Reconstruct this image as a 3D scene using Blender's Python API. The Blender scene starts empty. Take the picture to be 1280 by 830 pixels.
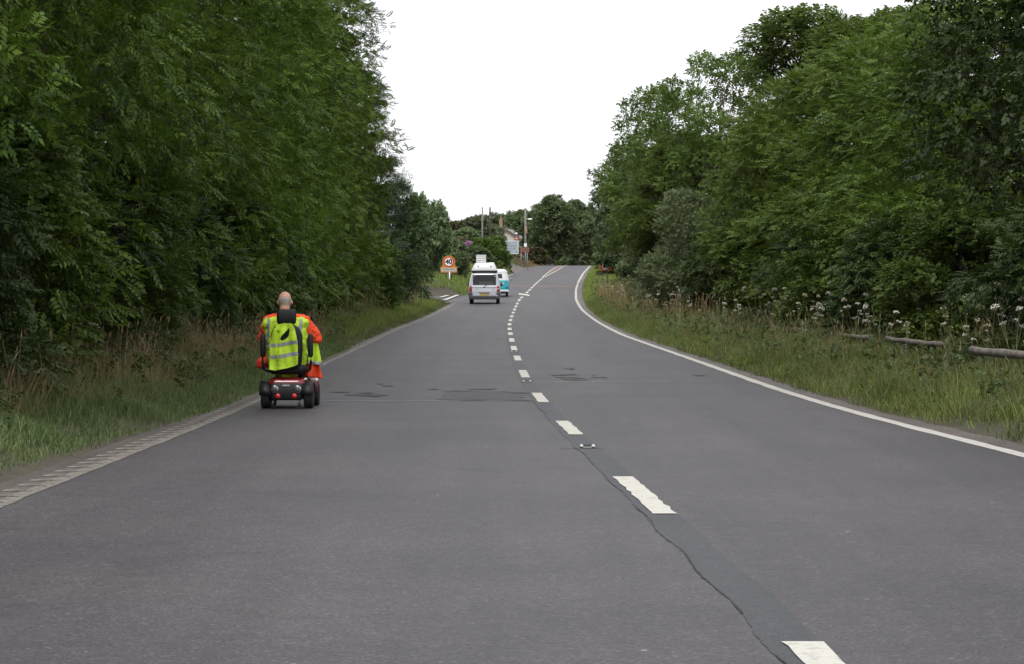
import bpy, bmesh, math, random
import numpy as np
from mathutils import Vector, Matrix
from mathutils.bvhtree import BVHTree

PI = math.pi
scene = bpy.context.scene
COL = scene.collection

# ------------------------------------------------------------------ camera
F_PX, HORIZON, CAM_H = 3000.0, 385.0, 1.3
cam_data = bpy.data.cameras.new('camera')
cam_data.sensor_width = 36.0
cam_data.lens = F_PX / 1280.0 * 36.0
cam_data.shift_y = -(415.0 - HORIZON) / 1280.0
cam_data.clip_start = 0.1
cam_data.clip_end = 9000.0
cam = bpy.data.objects.new('camera', cam_data)
cam.location = (0, 0, CAM_H)
cam.rotation_euler = (PI / 2, 0, 0)
COL.objects.link(cam)
scene.camera = cam

# ------------------------------------------------------------------ light
SUN_EL, SUN_ROT = math.radians(58), math.radians(200)
world = bpy.data.worlds.new('World')
scene.world = world
world.use_nodes = True
wn = world.node_tree
wn.nodes.clear()
w_out = wn.nodes.new('ShaderNodeOutputWorld')
w_bg = wn.nodes.new('ShaderNodeBackground')
w_sky = wn.nodes.new('ShaderNodeTexSky')
w_sky.sky_type = 'NISHITA'
w_sky.sun_disc = False
w_sky.sun_elevation = SUN_EL
w_sky.sun_rotation = SUN_ROT
w_sky.dust_density = 4.0
w_hsv = wn.nodes.new('ShaderNodeHueSaturation')
w_hsv.inputs['Saturation'].default_value = 0.12
w_mix = wn.nodes.new('ShaderNodeMix')
w_mix.data_type = 'RGBA'
w_mix.inputs[0].default_value = 0.72                      # the closed cloud layer over the clear sky
w_mix.inputs[7].default_value = (10.2, 10.4, 10.8, 1)
wn.links.new(w_sky.outputs[0], w_hsv.inputs['Color'])
wn.links.new(w_hsv.outputs[0], w_mix.inputs[6])
wn.links.new(w_mix.outputs[2], w_bg.inputs[0])
w_bg.inputs[1].default_value = 0.1
wn.links.new(w_bg.outputs[0], w_out.inputs[0])

sun_data = bpy.data.lights.new('sun', 'SUN')
sun_data.energy = 1.5
sun_data.angle = math.radians(24)
sun_data.color = (1.0, 0.97, 0.92)
sun = bpy.data.objects.new('sun', sun_data)
sun.rotation_euler = (PI / 2 - SUN_EL, 0, PI - SUN_ROT)
sun.location = (0, 0, 60)
COL.objects.link(sun)

scene.view_settings.view_transform = 'Standard'
scene.view_settings.look = 'None'
scene.view_settings.gamma = 1.0
scene.view_settings.exposure = 0.55
scene.cycles.max_bounces = 6
scene.cycles.diffuse_bounces = 2
scene.cycles.glossy_bounces = 2
scene.cycles.transmission_bounces = 3
scene.cycles.transparent_max_bounces = 6
scene.cycles.use_denoising = True
scene.cycles.caustics_reflective = False
scene.cycles.caustics_refractive = False

# ------------------------------------------------------------------ materials
MATS = {}


def nmat(name):
    m = bpy.data.materials.new(name)
    m.use_nodes = True
    nt = m.node_tree
    b = nt.nodes.get('Principled BSDF')
    return m, nt, b


def N(nt, t, **kw):
    n = nt.nodes.new(t)
    for k, v in kw.items():
        setattr(n, k, v)
    return n


def ramp(nt, src, stops):
    r = N(nt, 'ShaderNodeValToRGB')
    e = r.color_ramp.elements
    while len(e) < len(stops):
        e.new(0.5)
    for i, (p, c) in enumerate(stops):
        e[i].position = p
        e[i].color = (*c, 1)
    nt.links.new(src, r.inputs[0])
    return r.outputs[0]


def mixc(nt, fac, a, b, mode='MIX'):
    m = N(nt, 'ShaderNodeMix', data_type='RGBA', blend_type=mode)
    for sock, v in ((0, fac), (6, a), (7, b)):
        if isinstance(v, (int, float)):
            m.inputs[sock].default_value = v
        elif isinstance(v, tuple):
            m.inputs[sock].default_value = (*v, 1)
        else:
            nt.links.new(v, m.inputs[sock])
    return m.outputs[2]


def noise(nt, scale, detail=3, vec=None, rough=0.55, dist=0.0):
    n = N(nt, 'ShaderNodeTexNoise')
    n.inputs['Scale'].default_value = scale
    n.inputs['Detail'].default_value = detail
    n.inputs['Roughness'].default_value = rough
    n.inputs['Distortion'].default_value = dist
    if vec is not None:
        nt.links.new(vec, n.inputs['Vector'])
    return n.outputs[0]


def simple(name, c, rough=0.5, metal=0.0, var=0.12, scale=8.0, bump=0.0, spec=0.5, coat=0.0, dirt=None):
    """a paint, plastic or metal with slight wear so it is never one flat tone"""
    if name in MATS:
        return MATS[name]
    m, nt, b = nmat(name)
    tc = N(nt, 'ShaderNodeTexCoord')
    n1 = noise(nt, scale, 5, tc.outputs['Object'])
    lo = tuple(x * (1 - var) for x in c)
    hi = tuple(min(1, x * (1 + var)) for x in c)
    col = ramp(nt, n1, [(0.3, lo), (0.7, hi)])
    if dirt:
        n2 = noise(nt, scale * 0.6, 6, tc.outputs['Object'], 0.7)
        f = ramp(nt, n2, [(0.52, (0, 0, 0)), (0.75, (0.5, 0.5, 0.5))])
        col = mixc(nt, f, col, dirt)
    nt.links.new(col, b.inputs['Base Color'])
    b.inputs['Metallic'].default_value = metal
    b.inputs['Specular IOR Level'].default_value = spec
    b.inputs['Coat Weight'].default_value = coat
    rr = ramp(nt, n1, [(0.2, (rough * 0.8,) * 3), (0.8, (min(1, rough * 1.2),) * 3)])
    nt.links.new(rr, b.inputs['Roughness'])
    if bump:
        bp = N(nt, 'ShaderNodeBump')
        bp.inputs['Strength'].default_value = bump
        bp.inputs['Distance'].default_value = 0.02
        nt.links.new(noise(nt, scale * 3, 4, tc.outputs['Object']), bp.inputs['Height'])
        nt.links.new(bp.outputs[0], b.inputs['Normal'])
    MATS[name] = m
    return m


def leaf_mat(name, dark, mid, light, transl=0.34, rough=0.55, tip=None):
    m, nt, b = nmat(name)
    g = N(nt, 'ShaderNodeNewGeometry')
    oi = N(nt, 'ShaderNodeObjectInfo')
    col = ramp(nt, g.outputs['Random Per Island'], [(0.0, dark), (0.55, mid), (1.0, light)])
    pos = noise(nt, 0.55, 2, g.outputs['Position'])
    f = ramp(nt, pos, [(0.38, (0, 0, 0)), (0.66, (1, 1, 1))])
    yel = mixc(nt, 0.75, col, light)
    col = mixc(nt, f, col, yel)
    if tip:
        p2 = noise(nt, 1.3, 2, g.outputs['Position'])
        f2 = ramp(nt, p2, [(0.6, (0, 0, 0)), (0.72, (0.7, 0.7, 0.7))])
        col = mixc(nt, f2, col, tip)
    h = N(nt, 'ShaderNodeHueSaturation')
    mr = N(nt, 'ShaderNodeMapRange')
    mr.inputs[3].default_value = 0.492
    mr.inputs[4].default_value = 0.51
    nt.links.new(oi.outputs['Random'], mr.inputs[0])
    nt.links.new(mr.outputs[0], h.inputs['Hue'])
    mv = N(nt, 'ShaderNodeMapRange')
    mv.inputs[3].default_value = 0.82
    mv.inputs[4].default_value = 1.18
    nt.links.new(oi.outputs['Random'], mv.inputs[0])
    nt.links.new(mv.outputs[0], h.inputs['Value'])
    nt.links.new(col, h.inputs['Color'])
    nt.links.new(h.outputs[0], b.inputs['Base Color'])
    b.inputs['Roughness'].default_value = rough
    b.inputs['Specular IOR Level'].default_value = 0.25
    tr = N(nt, 'ShaderNodeBsdfTranslucent')
    bright = mixc(nt, 0.25, h.outputs[0], (0.12, 0.2, 0.02))
    nt.links.new(bright, tr.inputs['Color'])
    mx = N(nt, 'ShaderNodeMixShader')
    mx.inputs[0].default_value = transl
    nt.links.new(b.outputs[0], mx.inputs[1])
    nt.links.new(tr.outputs[0], mx.inputs[2])
    nt.links.new(mx.outputs[0], nt.nodes['Material Output'].inputs[0])
    MATS[name] = m
    return m


def bark_mat():
    m, nt, b = nmat('bark')
    tc = N(nt, 'ShaderNodeTexCoord')
    mp = N(nt, 'ShaderNodeMapping')
    mp.inputs['Scale'].default_value = (9, 9, 2)
    nt.links.new(tc.outputs['Object'], mp.inputs[0])
    n = noise(nt, 1.6, 6, mp.outputs[0], 0.65)
    nt.links.new(ramp(nt, n, [(0.3, (0.035, 0.028, 0.02)), (0.7, (0.13, 0.11, 0.085))]), b.inputs['Base Color'])
    b.inputs['Roughness'].default_value = 0.9
    bp = N(nt, 'ShaderNodeBump')
    bp.inputs['Strength'].default_value = 0.8
    nt.links.new(n, bp.inputs['Height'])
    nt.links.new(bp.outputs[0], b.inputs['Normal'])
    MATS['bark'] = m


def asphalt_mat(name, base, warm, speck=1.0, spec=0.3):
    m, nt, b = nmat(name)
    tc = N(nt, 'ShaderNodeTexCoord')
    o = tc.outputs['Object']
    big = noise(nt, 0.35, 5, o, 0.6)
    mp = N(nt, 'ShaderNodeMapping')
    mp.inputs['Scale'].default_value = (1.1, 0.06, 1)
    nt.links.new(o, mp.inputs[0])
    streak = noise(nt, 1.0, 5, mp.outputs[0], 0.6)           # worn wheel paths run along the road
    mid = noise(nt, 5.0, 6, o, 0.7)
    fine = noise(nt, 85.0, 2, o, 0.8)
    vo = N(nt, 'ShaderNodeTexVoronoi')
    vo.inputs['Scale'].default_value = 62.0
    nt.links.new(o, vo.inputs['Vector'])
    col = ramp(nt, big, [(0.3, base), (0.7, warm)])
    s = ramp(nt, streak, [(0.3, (0.8,) * 3), (0.7, (1.16,) * 3)])
    col = mixc(nt, 1.0, col, s, 'MULTIPLY')
    md = ramp(nt, mid, [(0.3, (0.86,) * 3), (0.7, (1.12,) * 3)])
    col = mixc(nt, 1.0, col, md, 'MULTIPLY')
    fn = ramp(nt, fine, [(0.25, (0.35,) * 3), (0.75, (1.65,) * 3)])
    col = mixc(nt, speck, col, mixc(nt, 1.0, col, fn, 'MULTIPLY'))
    st = ramp(nt, vo.outputs['Color'], [(0.0, (0.55,) * 3), (0.8, (1.0,) * 3), (1.0, (2.1,) * 3)])
    col = mixc(nt, speck, col, mixc(nt, 1.0, col, st, 'MULTIPLY'))
    sn = noise(nt, 0.8, 5, o, 0.65, 0.6)                      # oil and tyre stains
    col = mixc(nt, 1.0, col, ramp(nt, sn, [(0.56, (1.0,) * 3), (0.72, (0.78, .78, .79))]), 'MULTIPLY')
    gv = N(nt, 'ShaderNodeTexVoronoi')                        # a few pale stones and crumbs of grit
    gv.inputs['Scale'].default_value = 1.7
    nt.links.new(o, gv.inputs['Vector'])
    col = mixc(nt, ramp(nt, gv.outputs['Distance'], [(0.018, (1, 1, 1)), (0.03, (0, 0, 0))]), col, (0.3, 0.29, 0.27))
    nt.links.new(col, b.inputs['Base Color'])
    b.inputs['Roughness'].default_value = 0.6
    b.inputs['Specular IOR Level'].default_value = spec
    bp = N(nt, 'ShaderNodeBump')
    bp.inputs['Strength'].default_value = 0.35
    bp.inputs['Distance'].default_value = 0.01
    nt.links.new(vo.outputs['Distance'], bp.inputs['Height'])
    nt.links.new(bp.outputs[0], b.inputs['Normal'])
    MATS[name] = m
    return m


def paint_mat(name, c, worn, wear=0.5):
    m, nt, b = nmat(name)
    tc = N(nt, 'ShaderNodeTexCoord')
    o = tc.outputs['Object']
    n1 = noise(nt, 11.0, 7, o, 0.75)
    n2 = noise(nt, 60.0, 3, o, 0.7)
    f1 = ramp(nt, n1, [(wear, (0, 0, 0)), (wear + 0.14, (1, 1, 1))])
    col = mixc(nt, f1, c, worn)
    f2 = ramp(nt, n2, [(0.3, (0.82,) * 3), (0.7, (1.06,) * 3)])
    col = mixc(nt, 1.0, col, f2, 'MULTIPLY')
    nt.links.new(col, b.inputs['Base Color'])
    b.inputs['Roughness'].default_value = 0.75
    MATS[name] = m
    return m


def ground_mat():
    m, nt, b = nmat('verge_soil')
    tc = N(nt, 'ShaderNodeTexCoord')
    o = tc.outputs['Object']
    n1 = noise(nt, 1.4, 6, o, 0.65)
    n2 = noise(nt, 16.0, 5, o, 0.7)
    col = ramp(nt, n1, [(0.32, (0.04, 0.031, 0.022)), (0.55, (0.052, 0.044, 0.026)), (0.75, (0.055, 0.062, 0.022))])
    s = ramp(nt, n2, [(0.3, (0.6,) * 3), (0.7, (1.35,) * 3)])
    col = mixc(nt, 1.0, col, s, 'MULTIPLY')
    nt.links.new(col, b.inputs['Base Color'])
    b.inputs['Roughness'].default_value = 0.95
    bp = N(nt, 'ShaderNodeBump')
    bp.inputs['Strength'].default_value = 0.6
    nt.links.new(n2, bp.inputs['Height'])
    nt.links.new(bp.outputs[0], b.inputs['Normal'])
    MATS['verge_soil'] = m


def glass_mat(name, tint=(0.42, 0.45, 0.47)):
    m, nt, b = nmat(name)
    nt.nodes.remove(b)
    t = N(nt, 'ShaderNodeBsdfTransparent')
    t.inputs[0].default_value = (*tint, 1)
    g = N(nt, 'ShaderNodeBsdfGlossy')
    g.inputs['Roughness'].default_value = 0.04
    fr = N(nt, 'ShaderNodeFresnel')
    fr.inputs[0].default_value = 1.5
    mx = N(nt, 'ShaderNodeMixShader')
    nt.links.new(fr.outputs[0], mx.inputs[0])
    nt.links.new(t.outputs[0], mx.inputs[1])
    nt.links.new(g.outputs[0], mx.inputs[2])
    nt.links.new(mx.outputs[0], nt.nodes['Material Output'].inputs[0])
    MATS[name] = m
    return m


bark_mat()
ground_mat()
glass_mat('van_glass')
asphalt_mat('asphalt', (0.056, 0.0505, 0.0555), (0.077, 0.0695, 0.0725), 1.0)
asphalt_mat('asphalt_edge', (0.08, 0.066, 0.06), (0.125, 0.104, 0.092))
asphalt_mat('asphalt_patch', (0.031, 0.031, 0.037), (0.048, 0.047, 0.053), 0.8, .25)
asphalt_mat('tar_seal', (0.038, 0.041, 0.047), (0.05, 0.052, 0.058), 0.7)
asphalt_mat('crack', (0.026, 0.023, 0.026), (0.048, 0.043, 0.045), 0.7, 0.1)
asphalt_mat('seam_dust', (0.19, 0.18, 0.18), (0.15, 0.14, 0.14), 0.8)
paint_mat('road_paint', (0.5, 0.48, 0.43), (0.27, 0.25, 0.225), 0.53)
paint_mat('edge_paint_dim', (0.11, 0.094, 0.082), (0.07, 0.06, 0.054), 0.46)
paint_mat('edge_paint', (0.21, 0.186, 0.16), (0.1, 0.088, 0.078), 0.43)
paint_mat('edge_paint_right', (0.43, 0.41, 0.375), (0.2, 0.185, 0.17), 0.53)
paint_mat('red_paint', (0.16, 0.082, 0.074), (0.1, 0.08, 0.08), 0.45)

leaf_mat('ash_leaf', (0.018, 0.042, 0.008), (0.045, 0.094, 0.012), (0.14, 0.21, 0.025))
leaf_mat('ash_leaf_yellow', (0.03, 0.058, 0.011), (0.064, 0.112, 0.017), (0.14, 0.2, 0.033))
leaf_mat('dark_leaf', (0.012, 0.025, 0.009), (0.026, 0.048, 0.014), (0.062, 0.094, 0.025), 0.2)
leaf_mat('broad_leaf', (0.026, 0.055, 0.012), (0.06, 0.106, 0.019), (0.115, 0.17, 0.033))
leaf_mat('bright_leaf', (0.045, 0.075, 0.016), (0.085, 0.13, 0.026), (0.15, 0.205, 0.05), 0.48)
leaf_mat('willow_leaf', (0.05, 0.07, 0.03), (0.09, 0.112, 0.05), (0.15, 0.175, 0.09))
leaf_mat('far_leaf', (0.06, 0.09, 0.042), (0.1, 0.138, 0.062), (0.18, 0.225, 0.11), 0.38)  # lightened green: the veil of distance haze is mixed into the leaf colour
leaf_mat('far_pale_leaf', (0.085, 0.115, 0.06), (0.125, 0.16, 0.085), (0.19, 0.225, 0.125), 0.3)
leaf_mat('russet_leaf', (0.07, 0.05, 0.03), (0.1, 0.08, 0.045), (0.13, 0.12, 0.06), 0.3)
leaf_mat('needle', (0.016, 0.032, 0.016), (0.03, 0.05, 0.022), (0.05, 0.075, 0.03), 0.12)
leaf_mat('palm_leaf', (0.05, 0.065, 0.02), (0.12, 0.12, 0.03), (0.3, 0.27, 0.07), 0.2)
leaf_mat('grass_green', (0.05, 0.075, 0.02), (0.09, 0.122, 0.032), (0.18, 0.2, 0.07), 0.35, 0.6)
leaf_mat('grass_blue', (0.055, 0.088, 0.032), (0.095, 0.14, 0.052), (0.17, 0.205, 0.085), 0.35, 0.6)
leaf_mat('grass_bright', (0.1, 0.15, 0.028), (0.165, 0.235, 0.045), (0.26, 0.33, 0.085), 0.35, 0.6)
leaf_mat('grass_dry', (0.1, 0.07, 0.038), (0.16, 0.115, 0.064), (0.25, 0.19, 0.115), 0.3, 0.7)
leaf_mat('grass_straw', (0.15, 0.1, 0.055), (0.25, 0.175, 0.098), (0.4, 0.3, 0.175), 0.3, 0.7)
leaf_mat('grass_tan', (0.16, 0.115, 0.055), (0.24, 0.18, 0.09), (0.32, 0.25, 0.13), 0.25, 0.7)
leaf_mat('weed_leaf', (0.03, 0.055, 0.02), (0.055, 0.09, 0.03), (0.09, 0.125, 0.045), 0.2)
leaf_mat('umbel', (0.32, 0.32, 0.25), (0.45, 0.44, 0.36), (0.58, 0.57, 0.49), 0.2, 0.8)
leaf_mat('umbel_faded', (0.3, 0.25, 0.18), (0.42, 0.36, 0.26), (0.55, 0.48, 0.36), 0.2, 0.8)
leaf_mat('stalk', (0.08, 0.095, 0.04), (0.12, 0.12, 0.055), (0.16, 0.14, 0.07), 0.1)
leaf_mat('purple_petal', (0.3, 0.1, 0.3), (0.45, 0.17, 0.42), (0.6, 0.3, 0.55), 0.2)


# ------------------------------------------------------------------ object helpers
def link(o, parent=None):
    COL.objects.link(o)
    if parent is not None:
        o.parent = parent
    return o


def tag(o, label=None, cat=None, group=None, kind=None):
    if label:
        o['label'] = label
    if cat:
        o['category'] = cat
    if group:
        o['group'] = group
    if kind:
        o['kind'] = kind
    return o


def empty(name, loc=(0, 0, 0), rz=0.0, label=None, cat=None, group=None):
    o = bpy.data.objects.new(name, None)
    o.empty_display_size = 0.2
    o.location = loc
    o.rotation_euler = (0, 0, rz)
    link(o)
    return tag(o, label, cat, group)


class MB:
    """collects faces for one mesh object"""

    def __init__(s):
        s.v, s.f, s.m = [], [], []

    def add(s, vs, fs, mi=0):
        b = len(s.v)
        s.v += [tuple(p) for p in vs]
        s.f += [tuple(i + b for i in f) for f in fs]
        s.m += [mi] * len(fs)

    def box(s, c, d, mi=0, rz=0.0, taper=1.0, rx=0.0):
        x, y, z = d[0] / 2, d[1] / 2, d[2] / 2
        R = Matrix.Rotation(rz, 3, 'Z') @ Matrix.Rotation(rx, 3, 'X')
        vs = []
        for sz in (-1, 1):
            t = taper if sz > 0 else 1
            for sx, sy in ((-1, -1), (1, -1), (1, 1), (-1, 1)):
                vs.append(R @ Vector((sx * x * t, sy * y * t, sz * z)) + Vector(c))
        s.add(vs, [(3, 2, 1, 0), (4, 5, 6, 7), (0, 1, 5, 4), (1, 2, 6, 5), (2, 3, 7, 6), (3, 0, 4, 7)], mi)

    def tube(s, pts, rad, n=8, mi=0, cap=True):
        pts = [Vector(p) for p in pts]
        if isinstance(rad, (int, float)):
            rad = [rad] * len(pts)
        vs, fs = [], []
        ref = None
        for i, p in enumerate(pts):
            t = (pts[min(i + 1, len(pts) - 1)] - pts[max(i - 1, 0)]).normalized()
            if ref is None:
                ref = Vector((0, 0, 1)) if abs(t.z) < 0.9 else Vector((1, 0, 0))
            u = t.cross(ref)
            if u.length < 1e-5:
                u = t.orthogonal()
            u.normalize()
            w = t.cross(u)
            ref = u.cross(t) if False else ref
            for k in range(n):
                a = 2 * PI * k / n
                vs.append(p + (u * math.cos(a) + w * math.sin(a)) * rad[i])
        for i in range(len(pts) - 1):
            for k in range(n):
                a, b = i * n + k, i * n + (k + 1) % n
                fs.append((a, b, b + n, a + n))
        if cap:
            fs.append(tuple(range(n - 1, -1, -1)))
            fs.append(tuple(range((len(pts) - 1) * n, len(pts) * n)))
        s.add(vs, fs, mi)

    def lathe(s, prof, axis='Z', c=(0, 0, 0), n=20, mi=0):
        vs, fs = [], []
        for (r, h) in prof:
            for k in range(n):
                a = 2 * PI * k / n
                x, y = r * math.cos(a), r * math.sin(a)
                p = {'Z': (x, y, h), 'X': (h, x, y), 'Y': (y, h, x)}[axis]
                vs.append((p[0] + c[0], p[1] + c[1], p[2] + c[2]))
        for i in range(len(prof) - 1):
            for k in range(n):
                a, b = i * n + k, i * n + (k + 1) % n
                fs.append((a, b, b + n, a + n))
        fs.append(tuple(range(n - 1, -1, -1)))
        fs.append(tuple(range((len(prof) - 1) * n, len(prof) * n)))
        s.add(vs, fs, mi)

    def ell(s, c, r, nu=16, nv=10, mi=0, R=None):
        vs, fs = [], []
        for j in range(nv + 1):
            t = PI * j / nv
            for k in range(nu):
                a = 2 * PI * k / nu
                p = Vector((math.sin(t) * math.cos(a) * r[0], math.sin(t) * math.sin(a) * r[1], math.cos(t) * r[2]))
                if R is not None:
                    p = R @ p
                vs.append(p + Vector(c))
        for j in range(nv):
            for k in range(nu):
                a, b = j * nu + k, j * nu + (k + 1) % nu
                fs.append((a + nu, b + nu, b, a))
        s.add(vs, fs, mi)

    def mesh(s, name, mats, smooth=False):
        me = bpy.data.meshes.new(name)
        me.from_pydata(s.v, [], s.f)
        for m in mats:
            me.materials.append(MATS[m] if isinstance(m, str) else m)
        me.polygons.foreach_set('material_index', s.m)
        if smooth:
            me.polygons.foreach_set('use_smooth', [True] * len(me.polygons))
        me.validate()
        me.update()
        return me

    def build(s, name, mats, parent=None, smooth=False, bevel=0.0, label=None):
        if not isinstance(mats, (list, tuple)):
            mats = [mats]
        o = link(bpy.data.objects.new(name, s.mesh(name, mats, smooth)), parent)
        if bevel:
            md = o.modifiers.new('bevel', 'BEVEL')
            md.width = bevel
            md.segments = 2
            md.limit_method = 'ANGLE'
        if label:
            o['label'] = label
        return o


def np_mesh(name, V, Q, mat, smooth=False):
    """mesh from numpy: V (n,3), Q (m,4) quads or (m,3) triangles"""
    me = bpy.data.meshes.new(name)
    k = Q.shape[1]
    me.vertices.add(len(V))
    me.vertices.foreach_set('co', V.astype(np.float32).ravel())
    me.loops.add(Q.size)
    me.loops.foreach_set('vertex_index', Q.astype(np.int32).ravel())
    me.polygons.add(len(Q))
    me.polygons.foreach_set('loop_start', np.arange(0, Q.size, k, dtype=np.int32))
    me.polygons.foreach_set('loop_total', np.full(len(Q), k, dtype=np.int32))
    me.materials.append(MATS[mat])
    if smooth:
        me.polygons.foreach_set('use_smooth', np.ones(len(Q), dtype=bool))
    me.update(calc_edges=True)
    return me


# ------------------------------------------------------------------ road profile, from the 9 m rhythm of the centre dashes
PD = np.array([-60, 0, 27, 36, 45.4, 54.4, 63.4, 72.4, 81.4, 90.4, 99.4, 108.4, 117.4, 126.4, 135.4, 144.4, 153.4, 162.4, 171.4, 185, 200, 230, 264, 300, 330, 352, 372, 400, 460, 600, 900, 4000.0])
PZ = np.array([0, 0, 0, 0.02, .12, .205, .29, .38, .467, .56, .665, .79, .935, 1.09, 1.255, 1.44, 1.65, 1.88, 2.13, 2.52, 2.96, 3.87, 4.92, 6.05, 6.98, 7.55, 7.82, 7.9, 7.7, 7.0, 5.0, -20.0])
_dd = np.arange(-60, 4000, 1.0)
_zz = np.interp(_dd, PD, PZ)
_k = np.exp(-0.5 * (np.arange(-12, 13) / 4.0) ** 2)
_k /= _k.sum()
_zs = np.convolve(np.pad(_zz, 12, mode='edge'), _k, mode='valid')


def zr(d):
    return float(np.interp(d, _dd, _zs))


_dy = np.arange(6, 352, 0.25)
_py = HORIZON - F_PX * (np.interp(_dy, _dd, _zs) - CAM_H) / _dy


def d_of(y):
    return float(np.interp(-y, -_py, _dy))


def XW(px, d):
    return (px - 640.0) / F_PX * d


def ZW(py, d):
    return CAM_H - (py - HORIZON) * d / F_PX


def trace(pts, pre=(), post=()):
    D = [p[0] for p in pre] + [d_of(y) for x, y in pts] + [p[0] for p in post]
    X = [p[1] for p in pre] + [XW(x, d_of(y)) for x, y in pts] + [p[1] for p in post]
    D, X = np.array(D), np.array(X)
    i = np.argsort(D)
    D, X = D[i], X[i]
    g = np.arange(-60, 700, 0.5)
    xs = np.interp(g, D, X)
    k = np.exp(-0.5 * (np.arange(-16, 17) / 7.0) ** 2)
    k /= k.sum()
    xs = np.convolve(np.pad(xs, 16, mode='edge'), k, mode='valid')
    return lambda d: float(np.interp(d, g, xs))


XL = trace([(0, 632), (310, 508), (399.8, 457.6), (448.7, 435.3), (500.3, 410.4), (569, 378.6), (637, 344), (650, 338.3), (660, 333.6)],
           [(-60, -2.9), (0, -3.25)], [(352, 4.0), (372, 5.2), (420, 9.5), (700, 55)])
XC = trace([(1006, 805), (806, 620), (710, 535), (669.3, 491.6), (652, 463), (647, 448), (642, 435), (639.8, 425.5), (637.9, 417), (636.9, 411), (636.6, 405.5),
            (638.3, 400), (639.8, 395), (641.5, 391), (643, 387), (645, 383), (646.4, 379.5), (649, 375), (651.8, 372), (659, 365.5), (668.4, 356), (674, 351), (680, 346), (700, 333.4)],
           [(-60, 2.2), (0, 1.35)], [(352, 7.9), (372, 9.2), (420, 14), (700, 60)])
XR = trace([(1280, 568), (1118.7, 529.9), (984.4, 490.6), (850, 444), (779.5, 419.4), (748, 403), (727.7, 387.5), (719.9, 374.2), (719.9, 362), (722.9, 352.5), (729, 341.7), (737.3, 333)],
           [(-60, 5.6), (0, 4.95)], [(352, 11.9), (372, 13.2), (420, 18), (700, 65)])


def bank_left(o, d):
    h = np.interp(o, [0, 0.35, 0.9, 2.0, 3.5, 6, 12, 40], [-0.02, 0.0, 0.1, 0.32, 0.55, 0.8, 1.1, 1.5])
    hj = np.interp(o, [0, 1, 4, 10, 40], [-0.02, -0.02, 0.05, 0.3, 1.0])
    hb = np.interp(o, [0, 0.4, 1.5, 3.0, 10, 40], [-0.02, 0.08, 0.8, 1.2, 1.6, 2.0])
    j = np.interp(d, [146, 154, 172, 176], [0, 1, 1, 0])
    base = h if d < 163 else hb
    return float(base * (1 - j) + hj * j)


def bank_right(o, d):
    return float(np.interp(o, [0, 0.4, 1.5, 4, 8, 14, 40], [-0.02, 0.0, 0.16, 0.42, 0.7, 1.0, 1.4]))


def ground_z(x, d):
    xl, xr = XL(d) - 0.12, XR(d) + 0.12
    z = zr(d)
    if x < xl:
        return z + bank_left(xl - x, d)
    if x > xr:
        return z + bank_right(x - xr, d)
    return z - 0.03


# ------------------------------------------------------------------ ground sheet and road
def make_ground():
    ds = list(np.arange(-50, 60, 1.0)) + list(np.arange(60, 200, 2.0)) + list(np.arange(200, 480, 5.0)) + list(np.arange(480, 1000, 40)) + [1000, 1400, 2000, 3000, 4000]
    lo = [-2500, -800, -250, -90, -40, -25, -16, -12, -9, -7, -6, -5, -4.2, -3.5, -2.8, -2.3, -1.9, -1.5, -1.2, -.9, -.65, -.45, -.3, -.1]
    ro = [-x for x in lo[::-1]]
    vs, fs = [], []
    rng = random.Random(5)
    for d in ds:
        dd = min(d, 690)
        xl, xr = XL(dd) - 0.12, XR(dd) + 0.12
        row = [xl + o for o in lo] + [xl + 0.1 + (xr - xl - 0.2) * t for t in (0, .25, .5, .75, 1)] + [xr + o for o in ro]
        for x in row:
            off = max(xl - x, x - xr)
            z = ground_z(x, dd) if d <= 690 else zr(d) + 1.0
            if off > 0.5:
                z += rng.uniform(-0.03, 0.03) * min(1, off)
            if abs(x) > 100:
                z = min(z, zr(d) + 1.2)
            vs.append((x, d, z))
    n = len(lo) + 5 + len(ro)
    for i in range(len(ds) - 1):
        for k in range(n - 1):
            a = i * n + k
            fs.append((a, a + 1, a + n + 1, a + n))
    mb = MB()
    mb.add(vs, fs)
    o = mb.build('ground', 'verge_soil', smooth=True)
    tag(o, kind='structure')


make_ground()


def strip(name, mat, xa, xb, ds, dz, parent=None, jit=0.0, seed=0, kind=None, nx=1):
    """sheet that follows the road between lateral positions xa(d), xb(d)"""
    rng = random.Random(seed)
    vs, fs = [], []
    for d in ds:
        a, b = xa(d) + rng.uniform(-jit, jit), xb(d) + rng.uniform(-jit, jit)
        for k in range(nx + 1):
            vs.append((a + (b - a) * k / nx, d, zr(d) + dz))
    w = nx + 1
    for i in range(len(ds) - 1):
        for k in range(nx):
            a = i * w + k
            fs.append((a, a + 1, a + w + 1, a + w))
    mb = MB()
    mb.add(vs, fs)
    o = mb.build(name, mat, parent)
    if kind:
        o['kind'] = kind
    return o


def edge_noise(seed, amp, freq):
    r = random.Random(seed)
    ph = [(r.uniform(0, 6.28), r.uniform(.6, 1.6) * freq, r.uniform(.4, 1)) for _ in range(6)]
    return lambda d: amp * sum(a * math.sin(f * d + p) for p, f, a in ph) / 3


DS = list(np.arange(-40, 120, 1.0)) + list(np.arange(120, 372, 2.0)) + list(np.arange(372, 640, 8.0))
eL, eR = edge_noise(1, 0.05, 2.4), edge_noise(2, 0.05, 2.4)


def gap_left(d):      # worn shoulder between the white line and the grass
    return float(np.interp(d, [0, 18, 32, 60, 150, 640], [0.8, 0.62, 0.28, 0.2, 0.2, 0.2]))


def gap_right(d):
    return float(np.interp(d, [0, 22, 30, 60, 110, 150, 200, 260, 330, 640], [0.4, 0.34, 0.27, 0.26, 0.3, 0.42, 0.62, 0.55, 0.3, 0.3]))


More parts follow.
